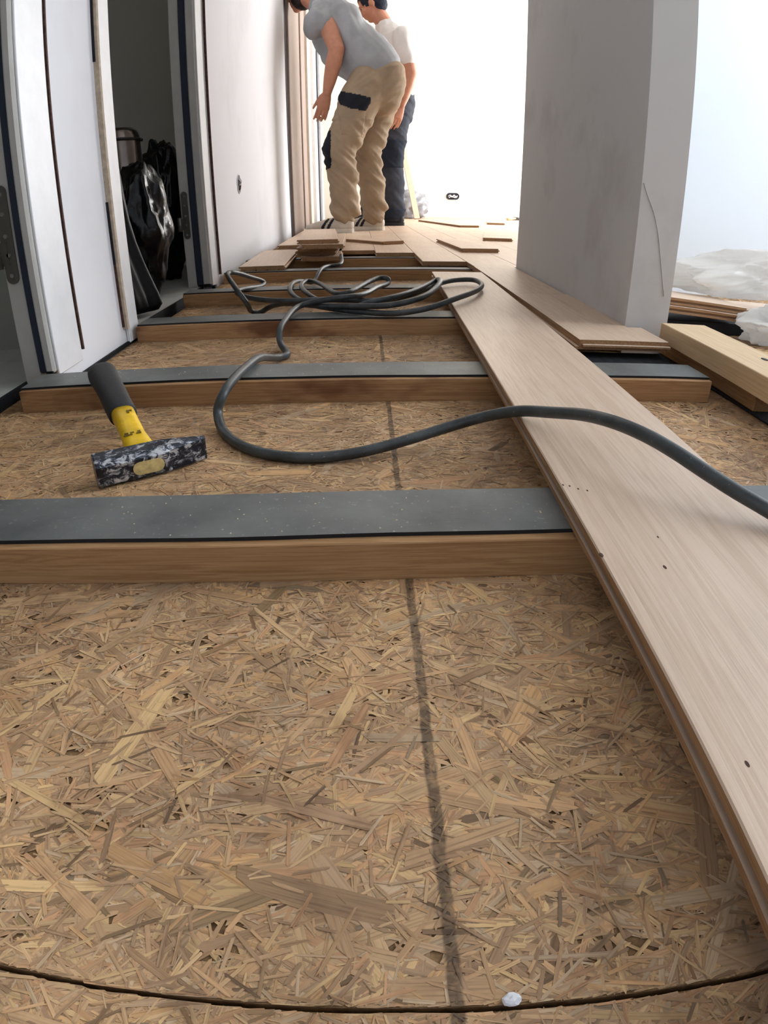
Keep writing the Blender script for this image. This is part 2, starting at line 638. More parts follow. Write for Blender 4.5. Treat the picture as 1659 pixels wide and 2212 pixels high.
# rooms behind the two doorways
structure('wall_left', -1.75, -1.65, -2.2, 2.75, -0.01, ZC, 'room_wall', 'far wall of the dark side rooms')
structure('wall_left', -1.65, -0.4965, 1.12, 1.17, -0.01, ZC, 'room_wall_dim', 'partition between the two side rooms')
structure('wall_left', -1.65, -0.56, 2.65, 2.75, -0.01, ZC, 'room_wall', 'grey wall of the side room behind the black bags')
structure('wall_left', -1.65, XW - 0.1, -2.2, -2.1, -0.01, ZC, 'room_wall', 'end wall of the first side room')
fl = tag(box('floor', -1.65, -0.503, -2.1, 1.12, -0.05, 0.012, 'concrete'), 'grey screed floor in the first doorway', 'floor', kind='structure')
box('edge_foam', -0.503, -0.496, -0.6, 0.86, -0.02, 0.016, 'black_foam', fl)
fl2 = tag(box('floor', -1.65, -0.478, 1.17, 2.65, -0.05, 0.006, 'concrete'), 'grey screed floor in the second doorway', 'floor', kind='structure')
box('edge_foam', -0.478, -0.474, 1.2, 1.90, -0.02, 0.008, 'black_foam', fl2)
tag(box('trim_1', XW + 0.001, XW + 0.005, 0.87, 1.21, 0, 0.007, 'black_foam'), 'black foam strip along the foot of the narrow wall', 'edge strip', kind='structure')


# door frames
def screw(parent, x, y, z):
    bm = bmesh.new()
    bmesh.ops.create_cone(bm, cap_ends=True, segments=10, radius1=0.0035, radius2=0.003, depth=0.002, matrix=Matrix.Translation((x, y, z)) @ Matrix.Rotation(PI / 2, 4, 'X'))
    link('screw', mesh_from_bm('screw', bm, False), 'screw_steel', parent)


def rounded_plate(x, z0, z1, w, y0, y1):
    pts = []
    for k in range(9):
        a = PI * k / 8
        pts.append((x + math.cos(a) * w / 2, z1 - w / 2 + math.sin(a) * w / 2))
    for k in range(9):
        a = PI + PI * k / 8
        pts.append((x + math.cos(a) * w / 2, z0 + w / 2 + math.sin(a) * w / 2))
    return prism_me(pts, y0, y1, 'hinge')


def door_frame(name, y, label, hinge_z, xs, zfoot=0.03):
    """lining on the far reveal of an opening, face towards the camera at y"""
    x_out, x_g0, x_g1, x_in = xs
    d = tag(empty(name, (0, 0, 0)), label, 'door frame', kind='structure')
    box('lining', x_out, x_g0, y, y + 0.03, zfoot - 0.02, 2.06, 'frame_grey', d, 0.002)
    box('seal', x_g0, x_g1, y - 0.006, y + 0.02, zfoot, 2.06, 'gasket', d, 0.002)
    box('stop', x_g1, x_in - 0.008, y - 0.012, y + 0.03, zfoot, 2.06, 'frame_grey', d, 0.003)
    box('casing', x_in - 0.008, x_in - 0.004, y - 0.004, y + 0.082, zfoot - 0.004, 2.1, 'frame_white', d, 0.001)
    box('foot_block', x_g1 + 0.002, x_in - 0.010, y - 0.014, y - 0.004, zfoot - 0.004, zfoot + 0.004, 'black_foam', d)
    for hz in hinge_z:
        xm = (x_out + x_g0) / 2 - 0.001
        h = link('hinge', rounded_plate(xm, hz, hz + 0.135, 0.019, y - 0.003, y + 0.002), 'hinge_steel', d)
        link('knuckle', tube_me([(x_out - 0.004, y - 0.006, hz + 0.022), (x_out - 0.004, y - 0.006, hz + 0.062)], 0.0065, 12, 'knuckle'), 'hinge_steel', h)
        box('leaf', x_out - 0.004, xm, y - 0.005, y - 0.002, hz + 0.026, hz + 0.058, 'hinge_steel', h)
        for dz in (0.012, 0.040, 0.066, 0.096, 0.122):
            screw(h, xm, y - 0.004, hz + dz)
    return d


door_frame('door_1', 0.852, 'pale grey door frame with dark seal and hinge nearest the hammer handle', (0.160, 1.55), (-0.497, -0.469, -0.456, -0.434), 0.030)
door_frame('door_2', 1.900, 'pale grey door frame with hinge beside the black bags', (0.148, 1.55), (-0.520, -0.490, -0.470, -0.438), 0.012)
# casings, foam joints and a shade-coloured casing side on the narrow wall
tr = tag(empty('trim_2', (0, 0, 0)), 'white casing strips, open foam joints and a shade-coloured casing side on the narrow wall panel', 'trim', kind='structure')
box('casing', XW, XW + 0.008, 1.148, 1.202, 0.004, 2.1, 'frame_white', tr, 0.002)
box('foam_or_shade', XW, XW + 0.009, 0.9370, 0.9412, 0.042, 2.1, 'foam_brown', tr)
box('foam_or_shade', XW, XW + 0.0095, 1.1385, 1.148, 0.032, 2.1, 'casing_side_shade', tr)  # beige strip: shade on the casing's near side, put into colour
for a, b in ((0.15, 0.26), (0.50, 0.62), (0.66, 0.70)):
    box('open_gap', XW, XW + 0.004, 1.1355, 1.1388, a, b, 'box_dark', tr)
box('open_gap', XW, XW + 0.004, 1.1358, 1.1388, 0.036, 0.15, 'foam_brown', tr)
tr = tag(empty('trim_3', (0, 0, 0)), 'thin dark joint at the edge of the long white wall', 'trim', kind='structure')
box('foam_or_shade', -0.441, -0.4335, 1.983, 1.9885, 0.032, 2.1, 'foam_brown', tr)
box('foot_block', -0.447, -0.438, 1.895, 1.91, 0.0, 0.01, 'black_foam', tr)

# brown framed glazed door beyond the long wall
d3 = tag(empty('door_3', (0, 0, 0)), 'brown-grey framed door leaves standing in the far opening by the worker', 'door', kind='structure')
box('edge_seal', -0.500, -0.468, 4.468, 4.52, 0.0, 2.2, 'gasket', d3)
box('stile', -0.500, -0.452, 4.56, 4.95, 0.0, 2.2, 'frame_brown', d3, 0.004)
box('stile', -0.500, -0.458, 4.97, 5.42, 0.0, 2.2, 'frame_brown', d3, 0.004)
box('stile', -0.500, -0.446, 5.44, 5.80, 0.0, 2.2, 'frame_brown', d3, 0.004)
box('stile', -0.500, -0.425, 5.84, 6.10, 0.0, 2.2, 'frame_beige', d3, 0.004)
box('stile', -0.500, -0.400, 6.2, 6.55, 0.0, 2.2, 'frame_white', d3, 0.004)
box('seal', -0.500, -0.392, 6.58, 6.66, 0.0, 2.2, 'gasket', d3, 0.004)
box('stile', -0.500, -0.372, 6.70, 6.95, 0.0, 2.2, 'frame_white', d3, 0.004)
lk = box('lock_plate', -0.392, -0.388, 6.59, 6.65, 0.92, 1.10, 'hinge_steel', d3)
box('handle', -0.388, -0.350, 6.60, 6.64, 1.0, 1.02, 'hinge_steel', lk, 0.003)

# ------------------------------------------------------------------ OSB subfloor
osb = tag(empty('floor', (0, 0, 0)), 'strand board subfloor with a dark marking line between the joists', 'floor', kind='structure')
JA, JB = 0.0835, -0.0436          # butt joint between the two boards: y = JA + JB x


def jy(x):
    return JA + JB * x


pan_near = link('osb_panel', poly_me([(-0.496, -1.2), (2.3, -1.2), (2.3, jy(2.3) - 0.001), (-0.496, jy(-0.496) - 0.001)], -0.018, -0.0006), 'osb_core', osb)
pan_far = link('osb_panel', poly_me([(-0.496, jy(-0.496) + 0.001), (2.3, jy(2.3) + 0.001), (2.3, 1.86), (0.53, 1.86), (0.53, 2.2), (-0.44, 2.2), (-0.44, 0.9), (-0.474, 0.9), (-0.496, 0.86)], -0.018, -0.0006), 'osb_core', osb)
box('osb_panel', -0.5, 2.3, 2.2, 7.2, -0.018, -0.0006, 'osb_core', osb)
box('underlay', -0.5, 2.3, -1.2, 7.2, -0.06, -0.019, 'black_foam', osb)

PAL = [s2l(c)[:3] for c in [(186, 152, 112), (204, 172, 126), (164, 130, 94), (214, 182, 126), (140, 112, 84), (190, 140, 98), (172, 146, 116), (200, 158, 112), (152, 122, 96), (122, 96, 74), (196, 176, 146), (206, 160, 104)]]
PW = np.array([1.5, 1.5, 1.3, 1.0, 0.8, 0.9, 1.2, 1.2, 0.9, 0.35, 0.9, 0.6]); PW /= PW.sum()


MEAN = np.array(s2l((214, 176, 136))[:3])


def strands(specs, near, name, parent):
    vs, fs, cols, uvs = [], [], [], []
    for (x0, x1, y0, y1, n, lmin, lmax, wmax, zlay) in specs:
        for _ in range(n):
            x, y = rng.uniform(x0, x1), rng.uniform(y0, y1)
            L = lmin + (lmax - lmin) * rng.beta(1.0, 2.4)
            Wd = min(max(L * rng.uniform(0.05, 0.22), 0.0007), wmax)
            a = rng.normal(0.1, 0.8) if rng.random() < 0.62 else rng.uniform(0, PI)
            ca, sa = math.cos(a), math.sin(a)
            lim = jy(x)
            ext = 0.5 * (abs(L * sa) + abs(Wd * ca)) * 1.2 + 0.001
            if (near and y + ext > lim) or (not near and y - ext < lim):
                if rng.random() < 0.25:
                    continue
                y = lim - ext if near else lim + ext
                if abs(y - lim) > 0.012:
                    continue
            if x - 0.6 * L < (-0.495 if y < 0.86 else -0.44):
                continue
            z = zlay + rng.random() * 0.00012
            j = rng.uniform(-0.3, 0.3, 8)
            loc = [(-0.5 - 0.15 * j[0], -0.5), (-0.12, -0.5 + j[1] * 0.5), (0.5 + 0.3 * j[2], -0.42), (0.5 + 0.4 * j[3], 0.1), (0.46 + 0.3 * j[4], 0.5), (0.1, 0.5 + j[5] * 0.5), (-0.5 + 0.3 * j[6], 0.46), (-0.54 + 0.3 * j[7], 0.05)]
            b = len(vs)
            off = rng.uniform(0, 50)
            for (u, w) in loc:
                vs.append((x + u * L * ca - w * Wd * sa, y + u * L * sa + w * Wd * ca, z))
                uvs.append((u * L + off, w * Wd + off))
            fs.append(tuple(range(b, b + 8)))
            c = np.array(PAL[rng.choice(len(PAL), p=PW)])
            c = MEAN * 0.42 + c * 0.58
            c = c * np.array((1.0, 0.98, 0.97)) * rng.uniform(0.92, 1.26)
            if rng.random() < 0.04:
                c = c * 0.5
            cols.append(c)
    me = bpy.data.meshes.new(name)
    me.from_pydata(vs, [], fs)
    ca_ = me.color_attributes.new('col', 'FLOAT_COLOR', 'POINT')
    arr = np.ones((len(vs), 4), dtype=np.float32)
    arr[:, :3] = np.repeat(np.array(cols), 8, axis=0)
    ca_.data.foreach_set('color', arr.ravel())
    ul = me.uv_layers.new(name='UVMap')
    li = np.empty(len(me.loops), dtype=np.int32)
    me.loops.foreach_get('vertex_index', li)
    ul.data.foreach_set('uv', np.array(uvs, dtype=np.float32)[li].ravel())
    o = link(name, me, 'osb_strand', parent)
    o['kind'] = 'stuff'
    return o


def layers(x0, x1, y0, y1, dens, k=1.0):
    A = (x1 - x0) * (y1 - y0)
    return [(x0, x1, y0, y1, int(A * 6000 * dens), 0.030, 0.100 * k, 0.015, 0.0000),
            (x0, x1, y0, y1, int(A * 20000 * dens), 0.012, 0.055 * k, 0.0065, 0.00018),
            (x0, x1, y0, y1, int(A * 34000 * dens), 0.005, 0.026 * k, 0.0024, 0.00036),
            (x0, x1, y0, y1, int(A * 1300 * dens), 0.025, 0.085 * k, 0.011, 0.00050),
            (x0, x1, y0, y1, int(A * 9000 * dens), 0.005, 0.030 * k, 0.0016, 0.00064)]


strands(layers(-0.3, 0.4, -0.08, 0.12, 1.0) + layers(0.4, 0.75, -0.08, 0.12, 0.4, 1.2), True, 'strand_layer', pan_near)
strands(layers(-0.36, 0.32, 0.04, 0.36, 1.0) + layers(-0.49, 0.34, 0.36, 0.76, 1.0) + layers(-0.44, 0.34, 0.76, 1.2, 0.7, 1.2) + layers(-0.44, 0.30, 1.2, 2.0, 0.3, 1.6)
        + layers(0.34, 0.75, 0.36, 1.05, 0.6, 1.2) + layers(0.53, 1.3, 1.05, 1.86, 0.15, 1.8) + layers(0.32, 0.75, 0.0, 0.36, 0.4, 1.2), False, 'strand_layer', pan_far)


# ------------------------------------------------------------------ joists with rubber strips
def joist(x0, x1, y, mat, label, rz=0.0, rub=(0.008, 0.074), group='floor joists'):
    e = tag(empty('floor_joist', (x0, y, 0), rz), label, 'joist', group)
    L = x1 - x0
    me = box_me(0, 0.078, 0, L, 0, 0.030, 0.0008, 'timber')
    b = link('timber', me, mat, e, (0, 0.078, 0), (0, 0, -PI / 2))
    nx = 44
    bm = bmesh.new()
    rows = []
    for i in range(nx + 1):
        xx = L * i / nx
        w1 = 0.0012 * math.sin(xx * 9 + y * 7) + 0.0006 * math.sin(xx * 31)
        lo, hi = rub[0] + w1, rub[1] + w1 * 0.6
        rows.append([bm.verts.new((xx, lo, 0.0301)), bm.verts.new((xx, lo, 0.0331)), bm.verts.new((xx, hi, 0.0331)), bm.verts.new((xx, hi, 0.0301))])
    for a, c in zip(rows, rows[1:]):
        for k in range(4):
            bm.faces.new((a[k], a[(k + 1) % 4], c[(k + 1) % 4], c[k]))
    bm.faces.new(rows[0]); bm.faces.new(list(reversed(rows[-1])))
    me = mesh_from_bm('rubber_strip', bm)
    me.materials.append(M('rubber')); me.materials.append(M('rubber_edge'))
    for p in me.polygons:
        if abs(p.normal.z) < 0.5:
            p.material_index = 1
    link('rubber_strip', me, None, e)
    return e


joist(-0.445, 0.75, 0.355, 'joist_wood', 'nearest floor joist, its wide dark rubber strip filling the picture edge to edge')
joist(-0.455, 0.470, 0.755, 'joist_wood_stained', 'floor joist under the hammer grip, second from the camera, with dark stains')
joist(-0.428, 0.440, 1.160, 'joist_wood_stained', 'third floor joist from the camera, crossed by the cable below the coil')
joist(-0.445, 0.445, 1.566, 'joist_wood_stained', 'fourth floor joist, running out of the second doorway behind the cable coil')
joist(-0.430, 0.440, 1.994, 'joist_wood', 'fifth floor joist, carrying the plank ends by the long wall')
joist(-0.430, 1.2, 2.400, 'joist_wood', 'sixth floor joist, half hidden under the plank stack')
joist(-0.430, 1.2, 2.800, 'joist_wood', 'farthest visible floor joist, deep in the gap between the laid planks')


# ------------------------------------------------------------------ oak planks
PT = 0.015


def plank_profile(w, notches=4):
    t = PT
    p = [(0, 0), (0, 0.0040), (0.006, 0.0044), (0.006, 0.0088), (0, 0.0092), (0, t - 0.0009), (0.0009, t), (w - 0.0009, t), (w, t - 0.0009), (w, 0.0088), (w + 0.005, 0.0085), (w + 0.005, 0.0047), (w, 0.0044), (w, 0)]
    for k in range(notches):
        xc = w * (notches - k - 0.5) / notches
        p += [(xc + 0.0014, 0), (xc + 0.0014, 0.0036), (xc - 0.0014, 0.0036), (xc - 0.0014, 0)]
    return p


def oak_mats(me):
    me.materials.append(M('oak'))
    me.materials.append(M('oak_side'))
    for p in me.polygons:
        if p.normal.z < 0.5:
            p.material_index = 1
    return me


def plank_me(L, w=0.1445, name='plank'):
    return oak_mats(prism_me(plank_profile(w), 0, L, name))


def loose_plank(x, y, z, L, rz, label, w=0.1445, group='loose oak planks', ry=0.0, rx=0.0):
    o = link('oak_plank', plank_me(L, w, 'oak_plank'), None, None, (x, y, z), (rx, ry, rz))
    return tag(o, label, 'plank', group)


ZR = 0.0332     # top of the rubber strips: underside of the planks
# the long board being laid in front: left edge x = 0.1302 + 0.038 y
lb = loose_plank(0.1302 - 0.038 * 0.35, -0.35, ZR, 2.146, -0.0380, 'long pale oak board running from the bottom corner under the cable', 0.1408)

for (kx, ky, ks) in ((0.1425, 0.305, 0.0018), (0.177, 0.289, 0.0016), (0.1475, 0.403, 0.0011), (0.152, 0.401, 0.0011), (0.157, 0.396, 0.0011), (0.163, 0.393, 0.0011), (0.1510, 0.144, 0.0014), (0.188, 0.324, 0.0010)):
    bm = bmesh.new()
    bmesh.ops.create_cone(bm, cap_ends=True, segments=10, radius1=ks, radius2=ks * 0.8, depth=0.0003)
    kn = link('knot', mesh_from_bm('knot', bm), 'foam_brown', lb)
    kn.matrix_parent_inverse = (Matrix.Translation((0.1302 - 0.038 * 0.35, -0.35, ZR)) @ Matrix.Rotation(-0.038, 4, 'Z')).inverted()
    kn.location = (kx, ky, ZR + PT)
    kn.scale = (0.7, 1.5, 1)

# laid floor beyond
pf = tag(empty('floor', (0, 0, 0)), 'laid pale oak plank floor in the far room around the workers', 'floor', kind='structure')
EDGE0 = 0.347
W = 0.1450


def laid(x0, x1, y0, y1, profile=False):
    me = plank_me(y1 - y0, x1 - x0 - 0.0014, 'plank') if profile else oak_mats(box_me(0, x1 - x0 - 0.0014, 0, y1 - y0 - 0.0012, 0, PT, 0.0007, 'plank'))
    return link('plank', me, None, pf, (x0, y0, ZR))


starts = {0: 2.100, -1: 2.445, -2: 2.570, -3: 2.95, -4: 2.95}     # rows left of EDGE0: near end
for r in range(-4, 13):
    x1 = EDGE0 + W * (r + 1) - W
    x0 = x1 - W
    y = starts.get(r, 2.0)
    if r >= 1:
        y = 1.945 if r > 1 else 1.945
    first = True
    while y < 7.19:
        L = 1.2 if not first else random.choice((0.55, 0.8, 1.05, 1.2))
        if r == -1 and first: L = 0.9
        if r == -2 and first: L = 0.62
        e = min(7.19, y + L)
        if 7.19 - e < 0.15:
            e = 7.19
        xl = max(x0, -0.465)
        laid(xl, x1, y, e, profile=first and r <= 0 and xl == x0)
        y = e
        first = False
# row beside the partition wall: the near piece is notched round the wall end
rowm = poly_me([(0, 0), (0.1455, 0), (0.1455, 0.112), (0.1205, 0.112), (0.1245, 0.482), (0, 0.482)], 0, PT, 'plank')
o = link('plank', oak_mats(rowm), None, pf, (0.3290, 0.908, ZR), (0, 0, -0.015))
tg = oak_mats(box_me(0.004, 0.1475, -0.006, 0, 0.0046, 0.0088, 0.0006, 'end_tongue'))
link('end_tongue', tg, None, o)
rl = oak_mats(box_me(-0.006, 0, 0.0, 0.482, 0.0, 0.0044, 0.0, 'groove_lip'))
link('groove_lip', rl, None, o)
rowm = poly_me([(0, 0), (0.1180, 0), (0.1250, 0.555), (0, 0.555)], 0, PT, 'plank')
link('plank', oak_mats(rowm), None, pf, (0.3365, 1.391, ZR), (0, 0, -0.015))

# loose pieces along the edge of the laid floor
loose_plank(-0.386, 2.025, ZR, 0.66, 0.02, 'oak plank lying against the long white wall at the edge of the floor')
stack = [(-0.214, 2.30, 0.62, 0.02), (-0.238, 2.36, 0.60, -0.02), (-0.232, 2.33, 0.66, 0.0), (-0.205, 2.26, 0.72, 0.01), (-0.224, 2.29, 0.82, 0.05)]
names = ['bottom', 'second from the bottom', 'middle', 'second from the top', 'top']
for k, (x, y, L, rz) in enumerate(stack):
    loose_plank(x, y, ZR + 0.0152 * k, L, rz, 'short oak plank, %s of the stack in front of the worker' % names[k], group='planks stacked before the worker')
ZF = ZR + PT
loose_plank(0.096, 2.86, ZF, 0.32, 0.60, 'short oak offcut lying askew at the end of the laid rows', 0.118)
loose_plank(0.388, 2.475, ZF, 0.60, 0.05, 'oak plank resting on the laid floor between the stack and the partition wall')
loose_plank(0.608, 3.22, ZF, 0.62, -0.20, 'oak plank partly hidden behind the partition wall edge')
loose_plank(0.722, 4.73, ZF, 1.22, 0.165, 'long oak plank lying on the floor toward the end wall')
loose_plank(1.052, 5.41, ZF, 0.8, -0.19, 'far oak plank beside the small hammer')
# plank leaning on the end wall
lp = link('oak_batten', box_me(0, 0.055, 0, 1.35, 0, PT, 0.001, 'oak_batten'), None, None)
oak_mats(lp.data)
a, b = Vector((0.535, 6.52, ZF)), Vector((0.345, 7.16, 1.16))
yv = (b - a).normalized(); xv = Vector((1, 0.1, 0)); xv = (xv - yv * xv.dot(yv)).normalized(); zv = xv.cross(yv)
lp.matrix_world = Matrix(((xv.x, yv.x, zv.x, a.x), (xv.y, yv.y, zv.y, a.y), (xv.z, yv.z, zv.z, a.z), (0, 0, 0, 1)))
tag(lp, 'narrow oak batten leaning against the end wall behind the second worker', 'batten')

# ------------------------------------------------------------------ timber and rubbish on the right
uj = empty('loose_joist', (0.478, 0.30, ZR), -0.03)
tag(uj, 'loose pale timber lying on top of another beside the partition wall', 'timber', 'loose timbers on the right')
link('timber', box_me(0, 0.080, 0, 0.69, 0, 0.030, 0.001, 'timber'), 'pine', uj)
bm = bmesh.new()
bmesh.ops.create_cone(bm, cap_ends=True, segments=14, radius1=0.005, radius2=0.0045, depth=0.0012)
k_ = link('knot', mesh_from_bm('knot', bm), 'box_dark', uj, (0.055, 0.46, 0.0302))
k_.scale = (0.8, 1.6, 1)
lj = empty('loose_joist', (0.513, 0.712, 0.003), -0.03)
tag(lj, 'lower loose timber under the pale one, on a black rubber strip', 'timber', 'loose timbers on the right')
link('timber', box_me(0, 0.078, 0, 0.34, 0, 0.030, 0.001, 'timber'), 'joist_wood', lj)
tag(box('rubber_strip', 0.508, 0.60, 0.40, 1.02, 0.0007, 0.0029, 'rubber_edge'), 'black rubber strip on the subfloor under the loose timbers', 'rubber strip')
bm = bmesh.new()
prev = None
for i in range(25):
    x = 0.332 + i * 0.0058
    y0 = 0.872 + 0.004 * math.sin(i * 1.7) + 0.003 * math.sin(i * 4.1)
    ring = [bm.verts.new((x, y0, 0.0003)), bm.verts.new((x, y0, 0.020)), bm.verts.new((x, 0.93, 0.024)), bm.verts.new((x, 0.93, 0.0003))]
    if prev:
        for k in range(4):
            bm.faces.new((prev[k], prev[(k + 1) % 4], ring[(k + 1) % 4], ring[k]))
    else:
        bm.faces.new(ring)
    prev = ring
bm.faces.new(list(reversed(prev)))
tag(link('foam_strip', mesh_from_bm('foam_strip', bm), 'black_foam'), 'torn black foam strip under the plank end at the partition wall', 'foam strip')
tag(box('rubber_block', 0.60, 0.84, 1.225, 1.315, 0.0007, 0.028, 'rubber_edge', None, 0.002), 'black rubber block under the short pair of planks', 'rubber block')
for k in range(2):
    o = link('oak_plank', plank_me(0.235, 0.125, 'oak_plank'), None, None, (0.785 + 0.006 * k, 1.19 + 0.004 * k, 0.0360 + k * 0.0158), (0, 0, PI / 2))
    o.rotation_euler = (0.07, 0, PI / 2)
    tag(o, 'short oak plank, %s of the pair under the plastic sheeting' % ('lower', 'upper')[k], 'plank', 'plank pair under the plastic')
o = link('oak_plank', plank_me(0.5, 0.145, 'oak_plank'), None, None, (1.10, 1.45, 0.001), (0, 0, PI / 2))
tag(o, 'oak plank lying flat in front of the bright white wall', 'plank')
o = link('oak_plank', plank_me(0.6, 0.145, 'oak_plank'), None, None, (1.28, 1.40, 0.0162), (0, 0, PI / 2))
tag(o, 'upper oak plank holding up the plastic sheeting at the picture edge', 'plank')


def crumple(c, r, seed, amp, sub=5, freq=6.0, flat=None, rot=None, waist=1.0):
    bm = bmesh.new()
    bmesh.ops.create_icosphere(bm, subdivisions=sub, radius=1)
    sv = Vector((seed * 3.1, seed * 1.7, seed * 0.9))
    for v in bm.verts:
        n = v.co.normalized()
        d = 0.0
        f = freq * 0.35
        a = 1.0
        for k in range(4):
            d += a * (1 - 2 * abs(noise.noise(n * f + sv * (k + 1)))) ** 1
            f *= 1.9
            a *= 0.55
        s = 1 + amp * (d - 1.0)
        p = Vector((n.x * r[0], n.y * r[1], n.z * r[2])) * s
        if waist < 1.0 and n.z < 0.1:
            kk = min(1.0, (0.1 - n.z) / 0.5)
            h_ = math.hypot(n.x, n.y) + 1e-6
            full = min(1.0, 0.95 / h_) if n.z > -0.97 else 1.0
            wz = 1 + (waist * full - 1) * kk * kk * (3 - 2 * kk)
            p.x *= wz; p.y *= wz
        if rot:
            p = rot @ p
        p += Vector(c)
        if flat is not None and p.z < flat:
            p.z = flat + (p.z - flat) * 0.04
            if p.z < flat - 0.001: p.z = flat
        v.co = p
    return mesh_from_bm('bag', bm, True)


o = link('plastic_sheet', crumple((0.940, 1.345, 0.130), (0.235, 0.090, 0.054), 4.4, 0.26, 6, 2.3, 0.0700, Matrix.Rotation(-0.10, 3, 'Y')), 'clear_plastic')
tag(o, 'large crumpled translucent white plastic sheet on the planks beside the partition wall', 'plastic sheet')
o = link('plastic_sheet', crumple((0.880, 1.16, 0.034), (0.105, 0.050, 0.046), 9.7, 0.34, 5, 3.6, 0.0012), 'clear_plastic')
tag(o, 'small crumpled white plastic lying on the floor under the larger sheet', 'plastic sheet')
o = link('grey_bag', crumple((0.50, 6.86, 0.17), (0.20, 0.14, 0.16), 8.2, 0.25, 4, 6.0, ZF + 0.001), 'grey_plastic')
tag(o, 'grey crumpled plastic bundle at the foot of the end wall', 'bundle')

# ------------------------------------------------------------------ black bags and can in the side room
o = link('rubbish_bag', crumple((-0.566, 1.68, 0.175), (0.076, 0.085, 0.175), 1.3, 0.15, 5, 4.0, 0.0065, None, 0.7), 'black_plastic')
tag(o, 'bulging black rubbish bag in front of the steel cylinder in the second doorway', 'rubbish bag', 'black rubbish bags')
o = link('rubbish_bag', crumple((-0.645, 2.16, 0.222), (0.088, 0.105, 0.222), 6.7, 0.15, 5, 4.0, 0.0065, None, 0.8), 'black_plastic')
tag(o, 'taller black rubbish bag at the back, beside the hinge of the second door frame', 'rubbish bag', 'black rubbish bags')
bm = bmesh.new()
# slack bag hanging down from behind the narrow wall to the doorway floor
levels = [(0.0075, -0.545, 1.43, 0.085, 0.06), (0.05, -0.552, 1.44, 0.078, 0.055), (0.12, -0.565, 1.46, 0.060, 0.05), (0.22, -0.585, 1.49, 0.046, 0.045), (0.32, -0.595, 1.52, 0.040, 0.04), (0.42, -0.60, 1.54, 0.030, 0.03)]
rings = []
for (z, x, y, rx, ry) in levels:
    ring = []
    for k in range(40):
        a = 2 * PI * k / 40
        w = 1 + 0.14 * math.sin(a * 5 + z * 6) + 0.08 * math.sin(a * 11 + z * 17)
        ring.append(bm.verts.new((x + math.cos(a) * rx * w, y + math.sin(a) * ry * w, z)))
    rings.append(ring)
for p_, q_ in zip(rings, rings[1:]):
    for k in range(40):
        bm.faces.new((p_[k], p_[(k + 1) % 40], q_[(k + 1) % 40], q_[k]))
bm.faces.new(rings[0]); bm.faces.new(list(reversed(rings[-1])))
o = link('rubbish_bag', mesh_from_bm('bag', bm, True), 'black_film')
ss = o.modifiers.new('s', 'SUBSURF'); ss.levels = 1; ss.render_levels = 1
tag(o, 'slack black rubbish bag standing at the edge of the narrow wall', 'rubbish bag', 'black rubbish bags')
cn = empty('steel_can', (-0.672, 1.87, 0.0065))
tag(cn, 'shiny upright steel cylinder with rounded top among the black bags', 'can')
bm = bmesh.new()
prof = [(0.0, 0.0), (0.058, 0.0), (0.061, 0.01), (0.061, 0.43), (0.057, 0.452), (0.043, 0.463), (0.0, 0.466)]
rg = []
for (r_, z_) in prof:
    rg.append([bm.verts.new((r_ * math.cos(2 * PI * k / 32), r_ * math.sin(2 * PI * k / 32), z_)) for k in range(32)] if r_ else [bm.verts.new((0, 0, z_))])
for p_, q_ in zip(rg, rg[1:]):
    for k in range(32):
        if len(p_) == 1:
            bm.faces.new((p_[0], q_[(k + 1) % 32], q_[k]))
        elif len(q_) == 1:
            bm.faces.new((p_[k], p_[(k + 1) % 32], q_[0]))
        else:
            bm.faces.new((p_[k], p_[(k + 1) % 32], q_[(k + 1) % 32], q_[k]))
link('body', mesh_from_bm('body', bm, True), 'steel_can', cn)
link('collar', tube_me([(0.0625 * math.cos(a), 0.0625 * math.sin(a), 0.43) for a in [2 * PI * k / 40 for k in range(41)]], 0.004, 8, 'collar'), 'can_lid', cn)

# ------------------------------------------------------------------ outlets
ob = empty('cable_outlet', (-0.4472, 2.466, 0.311), 0.0112)
tag(ob, 'round open cable outlet with loose wires in the long white wall', 'outlet')
bm = bmesh.new()
for r_, x_ in ((0.034, 0.0015),):
    bmesh.ops.create_cone(bm, cap_ends=True, segments=28, radius1=r_, radius2=r_, depth=0.003, matrix=Matrix.Rotation(PI / 2, 4, 'Y'))
link('box', mesh_from_bm('box', bm), 'box_dark', ob)
link('rim', tube_me([(0.001, 0.034 * math.cos(a), 0.034 * math.sin(a)) for a in [2 * PI * k / 32 for k in range(33)]], 0.002, 8, 'rim'), 'frame_white', ob)
for k, (m_, pts) in enumerate((('wire_white', [(0, -0.012, 0.02), (0.008, -0.004, 0.008), (0.006, 0.010, -0.004), (0.004, 0.012, -0.018)]), ('wire_brown', [(0, 0.014, 0.018), (0.007, 0.006, 0.004), (0.007, -0.008, -0.01), (0.003, -0.004, -0.022)]), ('wire_white', [(0, 0.0, 0.026), (0.009, 0.004, 0.012), (0.009, -0.004, 0.0), (0.004, -0.014, -0.006)]))):
    link('wire', tube_me(catmull(pts, 5), 0.0026, 8, 'wire'), m_, ob)
ob = empty('cable_outlet', (1.008, 7.198, 0.278))
tag(ob, 'wide oval cable outlet low in the bright end wall', 'outlet')
ov = []
for k in range(13):
    a = -PI / 2 + PI * k / 12
    ov.append((0.036 + 0.032 * math.cos(a), 0.032 * math.sin(a)))
for k in range(13):
    a = PI / 2 + PI * k / 12
    ov.append((-0.036 + 0.032 * math.cos(a), 0.032 * math.sin(a)))
link('box', prism_me(ov, -0.004, 0.0, 'box'), 'box_dark', ob)
link('rim', tube_me([(x, -0.004, z) for x, z in ov + ov[:1]], 0.004, 8, 'rim'), 'gasket', ob)
